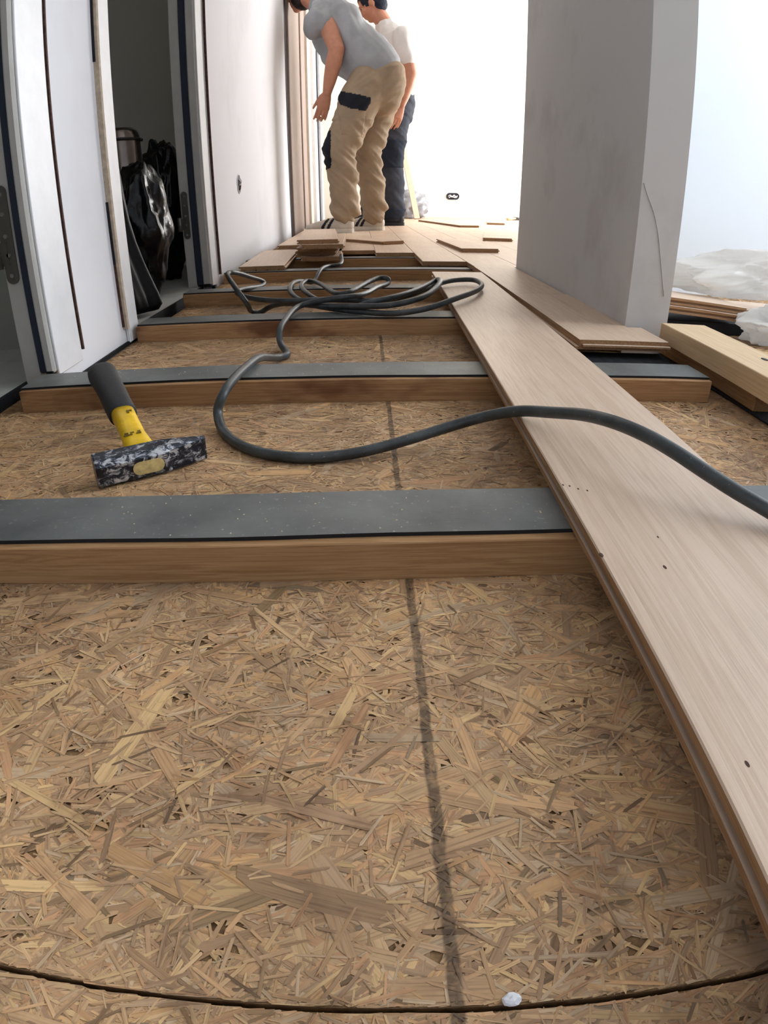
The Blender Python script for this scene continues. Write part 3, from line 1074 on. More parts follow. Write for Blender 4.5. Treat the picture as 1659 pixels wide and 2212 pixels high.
for k, pts in enumerate(([(-0.05, -0.003, 0.0), (-0.03, -0.012, 0.012), (-0.01, -0.012, -0.008), (0.012, -0.010, 0.012), (0.032, -0.010, -0.006), (0.05, -0.003, 0.004)], [(-0.045, -0.003, -0.014), (-0.015, -0.012, -0.002), (0.02, -0.011, -0.012), (0.044, -0.004, -0.008)])):
    link('wire', tube_me(catmull(pts, 5), 0.006, 8, 'wire'), 'wire_white', ob)


# ------------------------------------------------------------------ claw-less bench hammer
def ring_poly(n, rx, rz):
    return [(rx * math.cos(2 * PI * k / n), rz * math.sin(2 * PI * k / n)) for k in range(n)]


def hammer(root, handle='hammer_yellow', grip='hammer_grip', detail=True):
    """local: x along the head, y along the handle, z up (head height)"""
    hw, hh = 0.0135, 0.0150
    ch = 0.0055

    def octo(hy, hz, c):
        return [(-hy + c, -hz), (hy - c, -hz), (hy, -hz + c), (hy, hz - c), (hy - c, hz), (-hy + c, hz), (-hy, hz - c), (-hy, -hz + c)]
    secs = [(-0.053, hw * 0.97, hh * 0.97, ch), (-0.0515, hw, hh, ch), (0.010, hw, hh, ch), (0.0145, hw * 0.98, hh, ch), (0.019, hw * 0.80, hh * 0.98, ch * 0.7), (0.050, hw * 0.30, hh * 0.86, 0.002), (0.0565, hw * 0.20, hh * 0.84, 0.0014)]
    bm = bmesh.new()
    rings = [[bm.verts.new((x, y, z)) for (y, z) in octo(a, b, min(c, a * 0.7))] for (x, a, b, c) in secs]
    for p_, q_ in zip(rings, rings[1:]):
        for k in range(8):
            bm.faces.new((p_[k], p_[(k + 1) % 8], q_[(k + 1) % 8], q_[k]))
    bm.faces.new(rings[0]); bm.faces.new(list(reversed(rings[-1])))
    hd = link('head', mesh_from_bm('head', bm), 'chipped_steel', root)
    # handle end showing in the eye
    ov = []
    for k in range(10):
        a = -PI / 2 + PI * k / 9
        ov.append((0.009 + 0.0062 * math.cos(a), 0.0068 * math.sin(a)))
    for k in range(10):
        a = PI / 2 + PI * k / 9
        ov.append((-0.009 + 0.0062 * math.cos(a), 0.0068 * math.sin(a)))
    link('handle_end', prism_me([(x - 0.004, z) for x, z in ov], -hw - 0.0006, -hw + 0.003, 'handle_end'), 'handle_end', root)
    # yellow shaft, then grip
    def shaft(nodes, n, sq):
        bm = bmesh.new()
        rr = []
        for (y, x, z, rx, rz) in nodes:
            ring = []
            for k in range(n):
                a = 2 * PI * k / n
                ca, sa = math.cos(a), math.sin(a)
                e = sq
                ring.append(bm.verts.new((x + rx * math.copysign(abs(ca) ** e, ca), y, z + rz * math.copysign(abs(sa) ** e, sa))))
            rr.append(ring)
        for p_, q_ in zip(rr, rr[1:]):
            for k in range(n):
                bm.faces.new((p_[k], p_[(k + 1) % n], q_[(k + 1) % n], q_[k]))
        bm.faces.new(rr[0]); bm.faces.new(list(reversed(rr[-1])))
        return bm
    ys = shaft([(hw - 0.002, -0.004, 0, 0.0155, 0.0085), (0.024, -0.004, 0.0005, 0.0150, 0.0088), (0.05, -0.004, 0.001, 0.0128, 0.0098), (0.085, -0.003, 0.0015, 0.0122, 0.0108), (0.112, -0.003, 0.002, 0.0132, 0.0115)], 24, 0.72)
    sh = link('shaft', mesh_from_bm('shaft', ys, True), handle, root)
    gs = shaft([(0.108, -0.003, 0.002, 0.0150, 0.0128), (0.1115, -0.003, 0.002, 0.0158, 0.0135), (0.14, -0.003, 0.002, 0.0160, 0.0140), (0.18, -0.002, 0.002, 0.0164, 0.0145), (0.22, -0.002, 0.001, 0.0172, 0.0152), (0.244, -0.002, 0.0, 0.0185, 0.0160), (0.252, -0.002, 0, 0.0182, 0.0158), (0.2565, -0.002, 0, 0.0160, 0.0140)], 28, 0.82)
    gr = link('grip', mesh_from_bm('grip', gs, True), grip, root)
    if detail:
        for (x, y, w, h) in ((-0.012, 0.044, 0.004, 0.0016), (-0.006, 0.044, 0.004, 0.0016), (0.001, 0.0445, 0.003, 0.0016), (-0.011, 0.040, 0.009, 0.0012), (0.000, 0.0405, 0.005, 0.0012), (0.0, 0.092, 0.002, 0.007), (0.003, 0.094, 0.003, 0.0015)):
            link('print_mark', box_me(x - w / 2, x + w / 2, y - h / 2, y + h / 2, 0.0095, 0.0112 if y < 0.06 else 0.0134, 0, 'print_mark'), 'hammer_print', sh)
    return root


hm = empty('hammer', (-0.2085, 0.545, 0.0155))
tag(hm, 'hammer with yellow handle, black grip and chipped dark steel head lying on the subfloor', 'hammer')
hammer(hm)
hm.rotation_euler = (math.radians(7.0), 0, math.radians(30.0))
hf = empty('hammer', (1.64, 6.90, ZF + 0.016), math.radians(150))
tag(hf, 'tiny far hammer with pale wooden handle at the edge of the partition wall', 'hammer')
hammer(hf, 'pine', 'pine', False)

# ------------------------------------------------------------------ cable
CP = [(-0.068, 2.243, 0.057), (-0.068, 2.072, 0.042), (-0.100, 2.063, 0.040), (-0.125, 1.962, 0.038), (-0.142, 1.900, 0.008), (-0.167, 1.844, 0.020), (-0.176, 1.645, 0.040), (-0.170, 1.508, 0.042), (-0.149, 1.406, 0.040), (-0.113, 1.323, 0.036), (-0.055, 1.228, 0.040), (0.008, 1.184, 0.040), (0.059, 1.154, 0.042), (0.119, 1.158, 0.050), (0.183, 1.218, 0.060), (0.243, 1.328, 0.060), (0.274, 1.435, 0.060), (0.266, 1.519, 0.060), (0.212, 1.497, 0.060), (0.147, 1.397, 0.056), (0.084, 1.288, 0.052), (0.018, 1.255, 0.050), (-0.056, 1.267, 0.052), (-0.131, 1.273, 0.050), (-0.206, 1.331, 0.045), (-0.261, 1.396, 0.045), (-0.297, 1.513, 0.042), (-0.281, 1.572, 0.040), (-0.263, 1.687, 0.030), (-0.262, 1.724, 0.035), (-0.284, 1.633, 0.060), (-0.305, 1.521, 0.085), (-0.314, 1.505, 0.085), (-0.281, 1.389, 0.075), (-0.250, 1.319, 0.056), (-0.239, 1.327, 0.035), (-0.245, 1.394, 0.012), (-0.229, 1.402, 0.006), (-0.205, 1.388, 0.020), (-0.155, 1.310, 0.040), (-0.083, 1.234, 0.045), (-0.019, 1.193, 0.050), (0.050, 1.165, 0.055), (0.104, 1.191, 0.062), (0.145, 1.281, 0.066), (0.172, 1.382, 0.072), (0.172, 1.447, 0.068), (0.141, 1.389, 0.062), (0.071, 1.233, 0.062), (0.017, 1.188, 0.058), (-0.033, 1.250, 0.035), (-0.077, 1.299, 0.040), (-0.118, 1.402, 0.045), (-0.148, 1.564, 0.045), (-0.137, 1.644, 0.045), (-0.104, 1.583, 0.046), (-0.038, 1.268, 0.060), (0.010, 1.402, 0.066), (0.044, 1.468, 0.070), (0.061, 1.466, 0.068), (0.063, 1.463, 0.060), (0.035, 1.400, 0.058), (-0.001, 1.251, 0.062), (-0.041, 1.210, 0.064), (-0.082, 1.226, 0.056), (-0.119, 1.233, 0.047), (-0.136, 1.119, 0.041), (-0.142, 1.067, 0.030), (-0.140, 1.053, 0.012), (-0.121, 0.994, 0.0065), (-0.135, 0.967, 0.008), (-0.144, 0.848, 0.038), (-0.151, 0.778, 0.042), (-0.157, 0.714, 0.042), (-0.161, 0.679, 0.036), (-0.168, 0.677, 0.020), (-0.165, 0.665, 0.009), (-0.150, 0.630, 0.006), (-0.123, 0.592, 0.006), (-0.091, 0.570, 0.006), (-0.058, 0.562, 0.006), (-0.026, 0.563, 0.007), (0.006, 0.569, 0.010), (0.044, 0.580, 0.016), (0.083, 0.591, 0.024), (0.120, 0.589, 0.036)]
CP += [(0.149, 0.556, 0.0540), (0.172, 0.528, 0.0620), (0.190, 0.493, 0.0720), (0.203, 0.454, 0.0790), (0.217, 0.420, 0.0800), (0.229, 0.395, 0.0770), (0.243, 0.375, 0.0710), (0.258, 0.356, 0.0650), (0.273, 0.340, 0.0600), (0.30, 0.31, 0.050), (0.34, 0.26, 0.030), (0.40, 0.20, 0.007), (0.6, 0.05, 0.007)]
PATH = catmull(CP, 6)
for _ in range(3):
    PATH = [PATH[0]] + [(a + b * 2 + c) / 4 for a, b, c in zip(PATH, PATH[1:], PATH[2:])] + [PATH[-1]]
cb = link('power_cable', tube_me(PATH, 0.0056, 14, 'power_cable'), 'cable_rubber')
tag(cb, 'thick dark rubber cable snaking from a loose coil across the joists and over the board', 'cable')

# ------------------------------------------------------------------ debris
vs, fs = [], []


def crumb(x, y, z, s):
    b = len(vs)
    for d in ((1, 0, 0), (-0.5, 0.9, 0), (-0.6, -0.8, 0), (0, 0, 1.0), ):
        vs.append((x + d[0] * s * random.uniform(0.5, 1.3), y + d[1] * s * random.uniform(0.5, 1.3), z + d[2] * s * random.uniform(0.4, 0.9)))
    fs.extend([(b, b + 1, b + 3), (b + 1, b + 2, b + 3), (b + 2, b, b + 3), (b, b + 2, b + 1)])


for _ in range(70):
    crumb(random.uniform(-0.2, 0.13), random.uniform(0.365, 0.425), 0.0332, random.uniform(0.0004, 0.0012))
for _ in range(60):
    crumb(random.uniform(-0.4, 0.12), random.uniform(0.765, 0.825), 0.0332, random.uniform(0.0005, 0.0013))
for _ in range(120):
    crumb(random.uniform(-0.3, 0.2), random.uniform(0.1, 1.1), 0.0006, random.uniform(0.0003, 0.0010))
me = bpy.data.meshes.new('sawdust')
me.from_pydata(vs, [], fs)
o = link('sawdust', me, 'plank_dust')
tag(o, 'pale sawdust specks on the rubber strips and the subfloor', 'sawdust', kind='stuff')
bm = bmesh.new()
ellipsoid(bm, (0, 0, 0), 0.0034, 0.0026, 0.0022, sub=2)
for v in bm.verts:
    v.co *= 1 + 0.35 * noise.noise(v.co * 700)
o = link('plaster_crumb', mesh_from_bm('plaster_crumb', bm), 'wall_white', None, (0.0475, 0.0835, 0.0022))
tag(o, 'single whitish plaster crumb on the joint of the subfloor boards', 'crumb')


# ------------------------------------------------------------------ people
def hand(bm, wrist, direction, palm_n, thumb_side, L=0.185, curl=0.5):
    """palm and five separate bent fingers, rooted at the wrist"""
    w = Vector(wrist); d = Vector(direction).normalized()
    n = Vector(palm_n); n = (n - d * n.dot(d)).normalized()      # direction the fingers curl to
    s = d.cross(n)
    if s.dot(Vector(thumb_side)) < 0:
        s = -s
    pl = L * 0.5
    loft(bm, [(w, 0.026, 0.020), (w + d * pl * 0.45, 0.036, 0.016), (w + d * pl * 0.95, 0.040, 0.013)], s, 12)
    for k, (off, ln) in enumerate(((0.029, 0.92), (0.010, 1.0), (-0.010, 0.94), (-0.028, 0.76))):
        p = w + d * (pl * 0.92) + s * off
        dd = (d + s * off * 2.0).normalized()
        pts = [(p, 0.0092)]
        ang = 0.0
        for j, f in enumerate((0.42, 0.32, 0.26)):
            ang += curl * (0.45, 0.75, 0.55)[j]
            v = dd * math.cos(ang) + n * math.sin(ang)
            p = p + v * (L * 0.5 * ln * f)
            pts.append((p, (0.0086, 0.008, 0.0072)[j]))
        loft(bm, pts, s, 8)
    p = w + d * pl * 0.22 + s * 0.024
    t1 = (d * 0.85 + s * 0.42 + n * 0.35).normalized()
    t2 = (d * 0.95 + s * 0.25 + n * 0.35).normalized()
    loft(bm, [(p, 0.013), (p + t1 * 0.038, 0.0112), (p + t1 * 0.038 + t2 * 0.030, 0.0098), (p + t1 * 0.038 + t2 * 0.055, 0.008)], n, 8)


def head(bm, c, fwd, up):
    f = Vector(fwd).normalized(); u = Vector(up); u = (u - f * u.dot(f)).normalized(); s = f.cross(u)
    q = Matrix((s, f, u)).transposed().to_quaternion()
    c = Vector(c)
    ellipsoid(bm, c + u * 0.025 - f * 0.008, 0.076, 0.095, 0.095, q)
    ellipsoid(bm, c - u * 0.045 + f * 0.030, 0.056, 0.066, 0.070, q)
    ellipsoid(bm, c - u * 0.092 + f * 0.062, 0.026, 0.024, 0.022, q)
    ellipsoid(bm, c + u * 0.020 + f * 0.078, 0.050, 0.016, 0.014, q)
    loft(bm, [(c + u * 0.010 + f * 0.088, 0.009), (c - u * 0.022 + f * 0.106, 0.013), (c - u * 0.030 + f * 0.098, 0.015)], s, 10)
    for k in (-1, 1):
        ellipsoid(bm, c + s * 0.074 * k - u * 0.012 - f * 0.010, 0.010, 0.019, 0.032, q)
        ellipsoid(bm, c + s * 0.045 * k - u * 0.025 + f * 0.062, 0.022, 0.020, 0.020, q)
    ellipsoid(bm, c - u * 0.056 + f * 0.090, 0.024, 0.010, 0.006, q)
    ellipsoid(bm, c - u * 0.067 + f * 0.088, 0.021, 0.010, 0.007, q)
    return q, s, f, u


def eyes(parent, c, s, f, u):
    for k in (-1, 1):
        bm = bmesh.new()
        ellipsoid(bm, Vector(c) + s * 0.031 * k + u * 0.004 + f * 0.066, 0.010, 0.010, 0.010)
        e = link('eye', mesh_from_bm('eye', bm, True), 'eye_white', parent)
        bm = bmesh.new()
        ellipsoid(bm, Vector(c) + s * 0.031 * k + u * 0.004 + f * 0.0755, 0.005, 0.003, 0.005)
        link('iris', mesh_from_bm('iris', bm, True), 'box_dark', e)


def hair(parent, c, q, s, f, u, mat, name='hair', cap=False, nape=False):
    bm = bmesh.new()
    c = Vector(c)
    ellipsoid(bm, c + u * 0.034 - f * 0.014, 0.083, 0.100, 0.096, q)
    ellipsoid(bm, c - u * 0.015 - f * 0.050, 0.070, 0.058, 0.075, q)
    if nape:
        ellipsoid(bm, c - u * 0.050 - f * 0.030, 0.078, 0.070, 0.080, q)
    if cap:
        loft(bm, [(c + u * 0.055 + f * 0.060, 0.07, 0.008), (c + u * 0.045 + f * 0.145, 0.055, 0.005)], s, 14)
    me = remesh(bm, 0.006, name, 2)
    displace(me, lambda p, n: 0.003 * noise.noise(Vector(p) * 70))
    # keep the face free: cut away what lies in front of the hairline
    bm = bmesh.new(); bm.from_mesh(me)
    if not cap:
        bmesh.ops.delete(bm, geom=[x for x in bm.faces if (x.calc_center_median() - c).dot(f) > 0.055 and (x.calc_center_median() - c).dot(u) < 0.06], context='FACES')
    bm.to_mesh(me); bm.free()
    return link(name, me, mat, parent)


def shoe(parent, heel, toe, mat, stripe=True, side=-1, width=0.045):
    """heel, toe: points on the ground"""
    a, b = Vector(heel), Vector(toe)
    d = (b - a); L = d.length; d.normalize()
    up = Vector((0, 0, 1)); s = d.cross(up).normalized()
    bm = bmesh.new()
    w = width
    loft(bm, [(a + d * 0.030 + up * 0.045, w * 0.70, 0.045), (a + d * 0.09 + up * 0.048, w * 0.82, 0.048), (a + d * L * 0.5 + up * 0.043, w * 0.90, 0.040), (a + d * L * 0.74 + up * 0.034, w * 1.05, 0.029), (a + d * (L - 0.035) + up * 0.028, w * 0.90, 0.022)], s, 18)
    loft(bm, [(a + d * 0.045 + up * 0.06, w * 0.72, 0.045), (a + d * 0.055 + up * 0.112, w * 0.74, 0.047)], s, 16)
    me = remesh(bm, 0.005, 'shoe', 3)
    displace(me, lambda p, n: 0.0016 * noise.noise(Vector(p) * 45))
    up_o = link('shoe', me, mat, parent)
    # sole
    out = []
    n = 22
    for k in range(n):
        tt = 2 * PI * k / n
        u_ = (math.cos(tt) + 1) / 2
        ww = w * (0.80 + 0.28 * math.sin(PI * min(1, u_ * 0.9)) - 0.10 * math.exp(-((u_ - 0.45) / 0.15) ** 2))
        x = a + d * (L * 0.5 + L * 0.515 * math.copysign(abs(math.cos(tt)) ** 0.75, math.cos(tt))) + s * (ww * math.copysign(abs(math.sin(tt)) ** 0.7, math.sin(tt)))
        out.append((x.x, x.y))
    z0 = a.z
    so = link('sole', poly_me(out, z0 + 0.0004, z0 + 0.024, 'sole'), 'shoe_sole' if stripe else 'shoe_dark', up_o)
    if stripe:
        for k in (0.40, 0.51):
            for sd in (-1, 1):
                c0 = a + d * (L * (k + 0.06)) + up * 0.022
                c1 = a + d * (L * (k - 0.05)) + up * 0.082
                cx = (c0 + c1) / 2

                def pr(p, nn, c0=c0, c1=c1, sd=sd):
                    if (p - a).dot(s) * sd < 0.008:
                        return False
                    e = c1 - c0
                    q2 = p - c0
                    q2 = q2 - s * q2.dot(s)
                    tt = q2.dot(e) / e.length_squared
                    return 0 <= tt <= 1 and (q2 - e * tt).length < 0.0085
                pm = patch(me, pr, 0.0012, 0.002, 'stripe')
                if len(pm.polygons):
                    link('stripe', pm, 'shoe_stripe', up_o)
                else:
                    bpy.data.meshes.remove(pm)
    return up_o


def folds(p, amp, axis_tilt, f1=16.0, f2=42.0, seed=0.0):
    v = Vector((p[0] + seed, p[1] * 0.6, p[2] + axis_tilt * p[0]))
    a = noise.noise(Vector((v.x * 5, v.y * 5, v.z * f1)))
    b = noise.noise(Vector((v.x * 12 + 7, v.y * 12, v.z * f2)))
    return amp * (a * (1 - 0.5 * abs(a)) + 0.35 * b)


# worker in beige trousers, bending forward towards the door opening
p1 = empty('person', (0.03, 4.12, ZF))
tag(p1, 'person in grey T-shirt and beige work trousers bending forward by the door frames', 'person')
O1 = Vector((0.03, 4.12, ZF))


def setloc(o):
    """parts are modelled in world space under an Empty that stands at the feet"""
    o.matrix_parent_inverse = p_inv


SIDE1 = Vector((0.42, -0.9, 0)).normalized()
fw1 = Vector((-0.90, 0.42, 0)).normalized()
p_inv = Matrix.Translation(-O1)
hip_c = Vector((0.105, 4.17, 0.965))
hL, hR = Vector((0.055, 4.075, 0.915)), Vector((0.150, 4.265, 0.925))
kL, kR = Vector((-0.125, 4.00, 0.500)), Vector((0.040, 4.22, 0.505))
aL, aR = Vector((-0.085, 3.985, 0.120)), Vector((0.095, 4.25, 0.112))
sp = Vector((0.045, 4.19, 1.120)); ch = Vector((-0.09, 4.28, 1.310)); nk = Vector((-0.245, 4.40, 1.470)); hd_c = Vector((-0.372, 4.56, 1.605))
sL, eL, wL = Vector((-0.205, 4.155, 1.365)), Vector((-0.125, 4.04, 1.112)), Vector((-0.185, 4.05, 0.865))
sR, eR, wR = Vector((-0.20, 4.50, 1.40)), Vector((-0.05, 4.60, 1.20)), Vector((0.06, 4.44, 1.06))
bm = bmesh.new()
loft(bm, [(hip_c, 0.13, 0.10), (sp, 0.125, 0.095), (ch, 0.14, 0.09), (ch.lerp(nk, 0.6), 0.10, 0.06)], SIDE1)
loft(bm, [(ch.lerp(nk, 0.6), 0.06, 0.06), (nk, 0.056, 0.056), (nk.lerp(hd_c, 0.6), 0.055, 0.058)], SIDE1)
for h_, k_, a_ in ((hL, kL, aL), (hR, kR, aR)):
    loft(bm, [(h_, 0.075), (h_.lerp(k_, 0.5), 0.068), (k_, 0.05), (k_.lerp(a_, 0.35), 0.05), (a_, 0.034)], SIDE1)
for s_, e_, w_ in ((sL, eL, wL), (sR, eR, wR)):
    loft(bm, [(s_, 0.040), (s_.lerp(e_, 0.22), 0.050), (s_.lerp(e_, 0.5), 0.055), (e_, 0.050, 0.048), (e_.lerp(w_, 0.3), 0.050, 0.048), (e_.lerp(w_, 0.7), 0.040, 0.038), (w_, 0.031, 0.026)], SIDE1)
loft(bm, [(ch.lerp(nk, 0.3), 0.045), (sL, 0.036)], (0, 0, 1))
loft(bm, [(ch.lerp(nk, 0.3), 0.045), (sR, 0.036)], (0, 0, 1))
hand(bm, wL, (-0.28, 0.05, -0.95), (-0.2, 0.9, -0.1), (-1, 0, 0), 0.19, 0.45)
hand(bm, wR, (0.3, -0.6, -0.5), (-0.6, -0.6, -0.1), (0, 0, 1), 0.19, 0.45)
q1, hs, hf_, hu = head(bm, hd_c, (-0.50, 0.86, -0.12), (-0.1, 0.2, 1.0))
body1 = remesh(bm, 0.0048, 'body', 4)
o = link('body', body1, 'skin', p1); setloc(o)
o = hair(p1, hd_c, q1, hs, hf_, hu, 'hair', nape=True); setloc(o)
# T-shirt
bm = bmesh.new()
dn = Vector((-0.5, 0.1, -0.75))
loft(bm, [(hip_c.lerp(sp, 0.42) + Vector((0.01, 0, 0.0)), 0.192, 0.166), (sp + Vector((-0.03, 0, -0.015)), 0.190, 0.160), (sp.lerp(ch, 0.5) + Vector((-0.045, 0, -0.03)), 0.198, 0.165), (ch + Vector((-0.035, 0, -0.01)), 0.205, 0.150), (ch.lerp(nk, 0.65), 0.165, 0.110), (ch.lerp(nk, 0.95), 0.080, 0.075)], SIDE1, 24)
for s_, e_ in ((sL, eL), (sR, eR)):
    loft(bm, [(ch.lerp(nk, 0.35), 0.085), (s_ + Vector((-0.01, 0, 0)), 0.080), (s_.lerp(e_, 0.20) + Vector((-0.035, 0, -0.01)), 0.092), (s_.lerp(e_, 0.30) + Vector((-0.045, 0, -0.01)), 0.090)], SIDE1)
shirt = remesh(bm, 0.0075, 't_shirt', 5)


def shirt_fold(p, n):
    ax = (nk - hip_c).normalized()
    v = Vector(p) - hip_c
    t_ = v.dot(ax)
    a = noise.noise(Vector((v.x * 13, v.y * 5, v.z * 5)) + Vector((3, 1, 0)))
    b = noise.noise(Vector((v.x * 26 + v.z * 9, v.y * 9, v.z * 8)))
    k = min(1.0, max(0.0, (t_ - 0.08) / 0.12))
    return k * (0.024 * a + 0.012 * b)


displace(shirt, shirt_fold)
o = link('t_shirt', shirt, 'shirt_grey', p1); setloc(o)
# trousers
bm = bmesh.new()
loft(bm, [(hip_c.lerp(sp, 0.42), 0.150, 0.128), (hip_c + Vector((0.02, 0, 0.02)), 0.182, 0.158), (hip_c + Vector((0.01, 0, -0.09)), 0.175, 0.145)], SIDE1, 24)
ellipsoid(bm, hip_c + Vector((0.075, 0.0, -0.005)), 0.105, 0.16, 0.135)
for h_, k_, a_, w_ in ((hL, kL, aL, 1.0), (hR, kR, aR, 0.96)):
    loft(bm, [(h_ + Vector((0.0, 0, 0.0)), 0.118 * w_, 0.125 * w_), (h_.lerp(k_, 0.45), 0.112 * w_, 0.118 * w_), (k_, 0.092 * w_, 0.100 * w_), (k_.lerp(a_, 0.4) + Vector((0.012, 0, 0)), 0.088 * w_, 0.090 * w_), (k_.lerp(a_, 0.7), 0.080 * w_, 0.084 * w_), (a_ + Vector((0.0, 0, 0.055)), 0.080 * w_, 0.086 * w_)], SIDE1, 20)
tro = remesh(bm, 0.0075, 'trousers', 4)


def tro_fold(p, n):
    z = p[2]
    k = 0.45 + 1.1 * math.exp(-((z - 0.45) / 0.14) ** 2) + 1.3 * math.exp(-((z - 0.15) / 0.09) ** 2) + 0.6 * math.exp(-((z - 0.85) / 0.1) ** 2)
    return folds(p, 0.022 * min(k, 1.7), 0.9 if z < 0.7 else -0.6, 15, 40, 2.0)


displace(tro, tro_fold)
o = link('trousers', tro, 'trouser_beige', p1); setloc(o)
troo = o


def inpoly(x, z, poly):
    c = False
    j = len(poly) - 1
    for i in range(len(poly)):
        xi, zi = poly[i]; xj, zj = poly[j]
        if (zi > z) != (zj > z) and x < (xj - xi) * (z - zi) / (zj - zi) + xi:
            c = not c
        j = i
    return c


FL = [(-0.145, 0.885), (-0.06, 0.850), (0.066, 0.820), (0.066, 0.790), (0.035, 0.745), (-0.04, 0.755), (-0.105, 0.785)]
o2 = link('pocket_flap', patch(tro, lambda c, n: c.y < 4.05 and n.y < 0.15 and inpoly(c.x, c.z, FL), 0.003, 0.006, 'pocket_flap'), 'fabric_black', troo)
PKT = [(-0.125, 0.80), (0.04, 0.765), (0.02, 0.60), (-0.10, 0.61)]
o2 = link('cargo_pocket', patch(tro, lambda c, n: c.y < 4.04 and n.y < 0.0 and inpoly(c.x, c.z, PKT), 0.001, 0.006, 'cargo_pocket'), 'trouser_beige', troo)
o2 = link('knee_pad', patch(tro, lambda c, n: c.y < 4.13 and c.x < -0.165 and 0.42 < c.z < 0.64, 0.002, 0.006, 'knee_pad'), 'fabric_black', troo)
o2 = link('knee_pad', patch(tro, lambda c, n: c.y > 4.13 and c.x < -0.025 and 0.34 < c.z < 0.56, 0.002, 0.006, 'knee_pad'), 'fabric_black', troo)
o = shoe(p1, (-0.045, 3.955, ZF), (-0.345, 4.085, ZF), 'shoe_beige', width=0.050); setloc(o)
o = shoe(p1, (0.150, 4.24, ZF), (-0.130, 4.38, ZF), 'shoe_beige', width=0.050); setloc(o)

# second worker, standing behind, arm hanging down
O2 = Vector((0.24, 5.08, ZF))
p2 = empty('person', O2)
tag(p2, 'person in white T-shirt and dark trousers standing behind the bending worker', 'person')
p_inv = Matrix.Translation(-O2)
SIDE2 = Vector((0.25, -0.97, 0)).normalized()
hc = Vector((0.265, 5.05, 0.96))
h1, h2 = Vector((0.262, 4.97, 0.92)), Vector((0.245, 5.16, 0.92))
k1, k2 = Vector((0.215, 4.95, 0.51)), Vector((0.130, 5.20, 0.52))
a1, a2 = Vector((0.252, 4.98, 0.125)), Vector((0.09, 5.24, 0.125))
s1_, c1_, n1_, hd2 = Vector((0.275, 5.04, 1.14)), Vector((0.255, 5.02, 1.335)), Vector((0.195, 5.02, 1.495)), Vector((0.098, 5.01, 1.645))
sa, ea, wa = Vector((0.300, 4.855, 1.395)), Vector((0.362, 4.83, 1.105)), Vector((0.298, 4.81, 0.895))
sb, eb, wb = Vector((0.215, 5.20, 1.40)), Vector((0.18, 5.28, 1.12)), Vector((0.05, 5.25, 0.93))
bm = bmesh.new()
loft(bm, [(hc, 0.13, 0.10), (s1_, 0.125, 0.095), (c1_, 0.14, 0.09), (c1_.lerp(n1_, 0.5), 0.10, 0.06)], SIDE2)
loft(bm, [(c1_.lerp(n1_, 0.6), 0.062), (n1_, 0.060), (n1_.lerp(hd2, 0.6), 0.060)], SIDE2)
for h_, k_, a_ in ((h1, k1, a1), (h2, k2, a2)):
    loft(bm, [(h_, 0.075), (h_.lerp(k_, 0.5), 0.068), (k_, 0.05), (k_.lerp(a_, 0.35), 0.05), (a_, 0.034)], SIDE2)
for s_, e_, w_ in ((sa, ea, wa), (sb, eb, wb)):
    loft(bm, [(s_, 0.054), (s_.lerp(e_, 0.45), 0.056), (e_, 0.050, 0.048), (e_.lerp(w_, 0.3), 0.050, 0.046), (e_.lerp(w_, 0.7), 0.040, 0.038), (w_, 0.032, 0.026)], SIDE2)
loft(bm, [(c1_.lerp(n1_, 0.3), 0.05), (sa, 0.048)], (0, 0, 1))
loft(bm, [(c1_.lerp(n1_, 0.3), 0.05), (sb, 0.048)], (0, 0, 1))
hand(bm, wa, (-0.30, 0.0, -0.95), (-0.4, 0.9, 0), (-1, 0, 0), 0.19, 0.35)
hand(bm, wb, (-0.4, 0.0, -0.9), (-0.2, -0.9, 0), (-1, 0, 0), 0.19, 0.5)
q2, hs2, hf2, hu2 = head(bm, hd2, (-0.80, 0.22, -0.50), (-0.5, 0.1, 0.85))
body2 = remesh(bm, 0.005, 'body', 4)
o = link('body', body2, 'skin', p2); setloc(o)
b2o = o
eyes(b2o, hd2, hs2, hf2, hu2)
for e in b2o.children:
    e.matrix_parent_inverse = Matrix.Identity(4)
o = hair(p2, hd2, q2, hs2, hf2, hu2, 'cap_dark', 'hair'); setloc(o)
bm = bmesh.new()
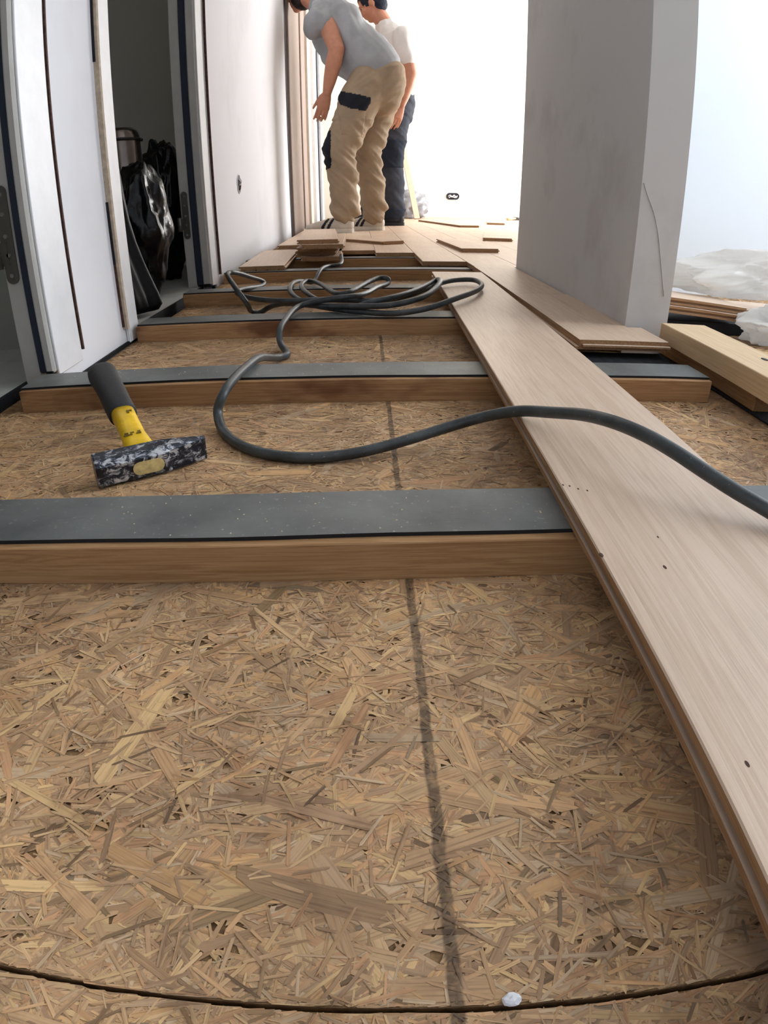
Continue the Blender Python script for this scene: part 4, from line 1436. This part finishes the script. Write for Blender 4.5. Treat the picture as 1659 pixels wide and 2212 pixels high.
loft(bm, [(hc + Vector((0, 0, 0.06)), 0.185, 0.135), (s1_, 0.182, 0.132), (c1_ + Vector((0, 0, -0.02)), 0.200, 0.135), (c1_.lerp(n1_, 0.5), 0.175, 0.110), (c1_.lerp(n1_, 0.9), 0.085, 0.080)], SIDE2, 24)
for s_, e_ in ((sa, ea), (sb, eb)):
    loft(bm, [(c1_.lerp(n1_, 0.30), 0.085), (s_ + Vector((0, 0, -0.01)), 0.074), (s_.lerp(e_, 0.5), 0.074), (s_.lerp(e_, 0.58), 0.074)], SIDE2)
sh2 = remesh(bm, 0.008, 't_shirt', 5)
displace(sh2, lambda p, n: 0.014 * noise.noise(Vector((p[0] * 16, p[1] * 10, p[2] * 4))) + 0.006 * noise.noise(Vector((p[0] * 30, p[1] * 20, p[2] * 12))))
o = link('t_shirt', sh2, 'shirt_white', p2); setloc(o)
bm = bmesh.new()
loft(bm, [(hc.lerp(s1_, 0.5), 0.165, 0.125), (hc, 0.182, 0.142), (hc + Vector((0, 0, -0.09)), 0.178, 0.138)], SIDE2, 24)
for h_, k_, a_ in ((h1, k1, a1), (h2, k2, a2)):
    loft(bm, [(h_, 0.112, 0.120), (h_.lerp(k_, 0.45), 0.108, 0.114), (k_, 0.092, 0.100), (k_.lerp(a_, 0.4) + Vector((0.012, 0, 0)), 0.086, 0.092), (k_.lerp(a_, 0.7), 0.084, 0.090), (a_ + Vector((0, 0, 0.03)), 0.084, 0.092)], SIDE2, 20)
tr2 = remesh(bm, 0.008, 'trousers', 4)
displace(tr2, lambda p, n: folds(p, 0.012, 0.8, 14, 38, 9.0))
o = link('trousers', tr2, 'trouser_dark', p2); setloc(o)
link('knee_pad', patch(tr2, lambda c, n: c.y < 5.03 and 0.47 < c.z < 0.66 and n.y < 0.3, 0.003, 0.006, 'knee_pad'), 'fabric_navy', o)
link('hem_band', patch(tr2, lambda c, n: c.y < 5.12 and 0.10 < c.z < 0.17, 0.003, 0.005, 'hem_band'), 'fabric_navy', o)
o = shoe(p2, (0.33, 4.97, ZF), (0.05, 5.03, ZF), 'shoe_dark', False); setloc(o)
o = shoe(p2, (0.17, 5.23, ZF), (-0.11, 5.30, ZF), 'shoe_dark', False); setloc(o)
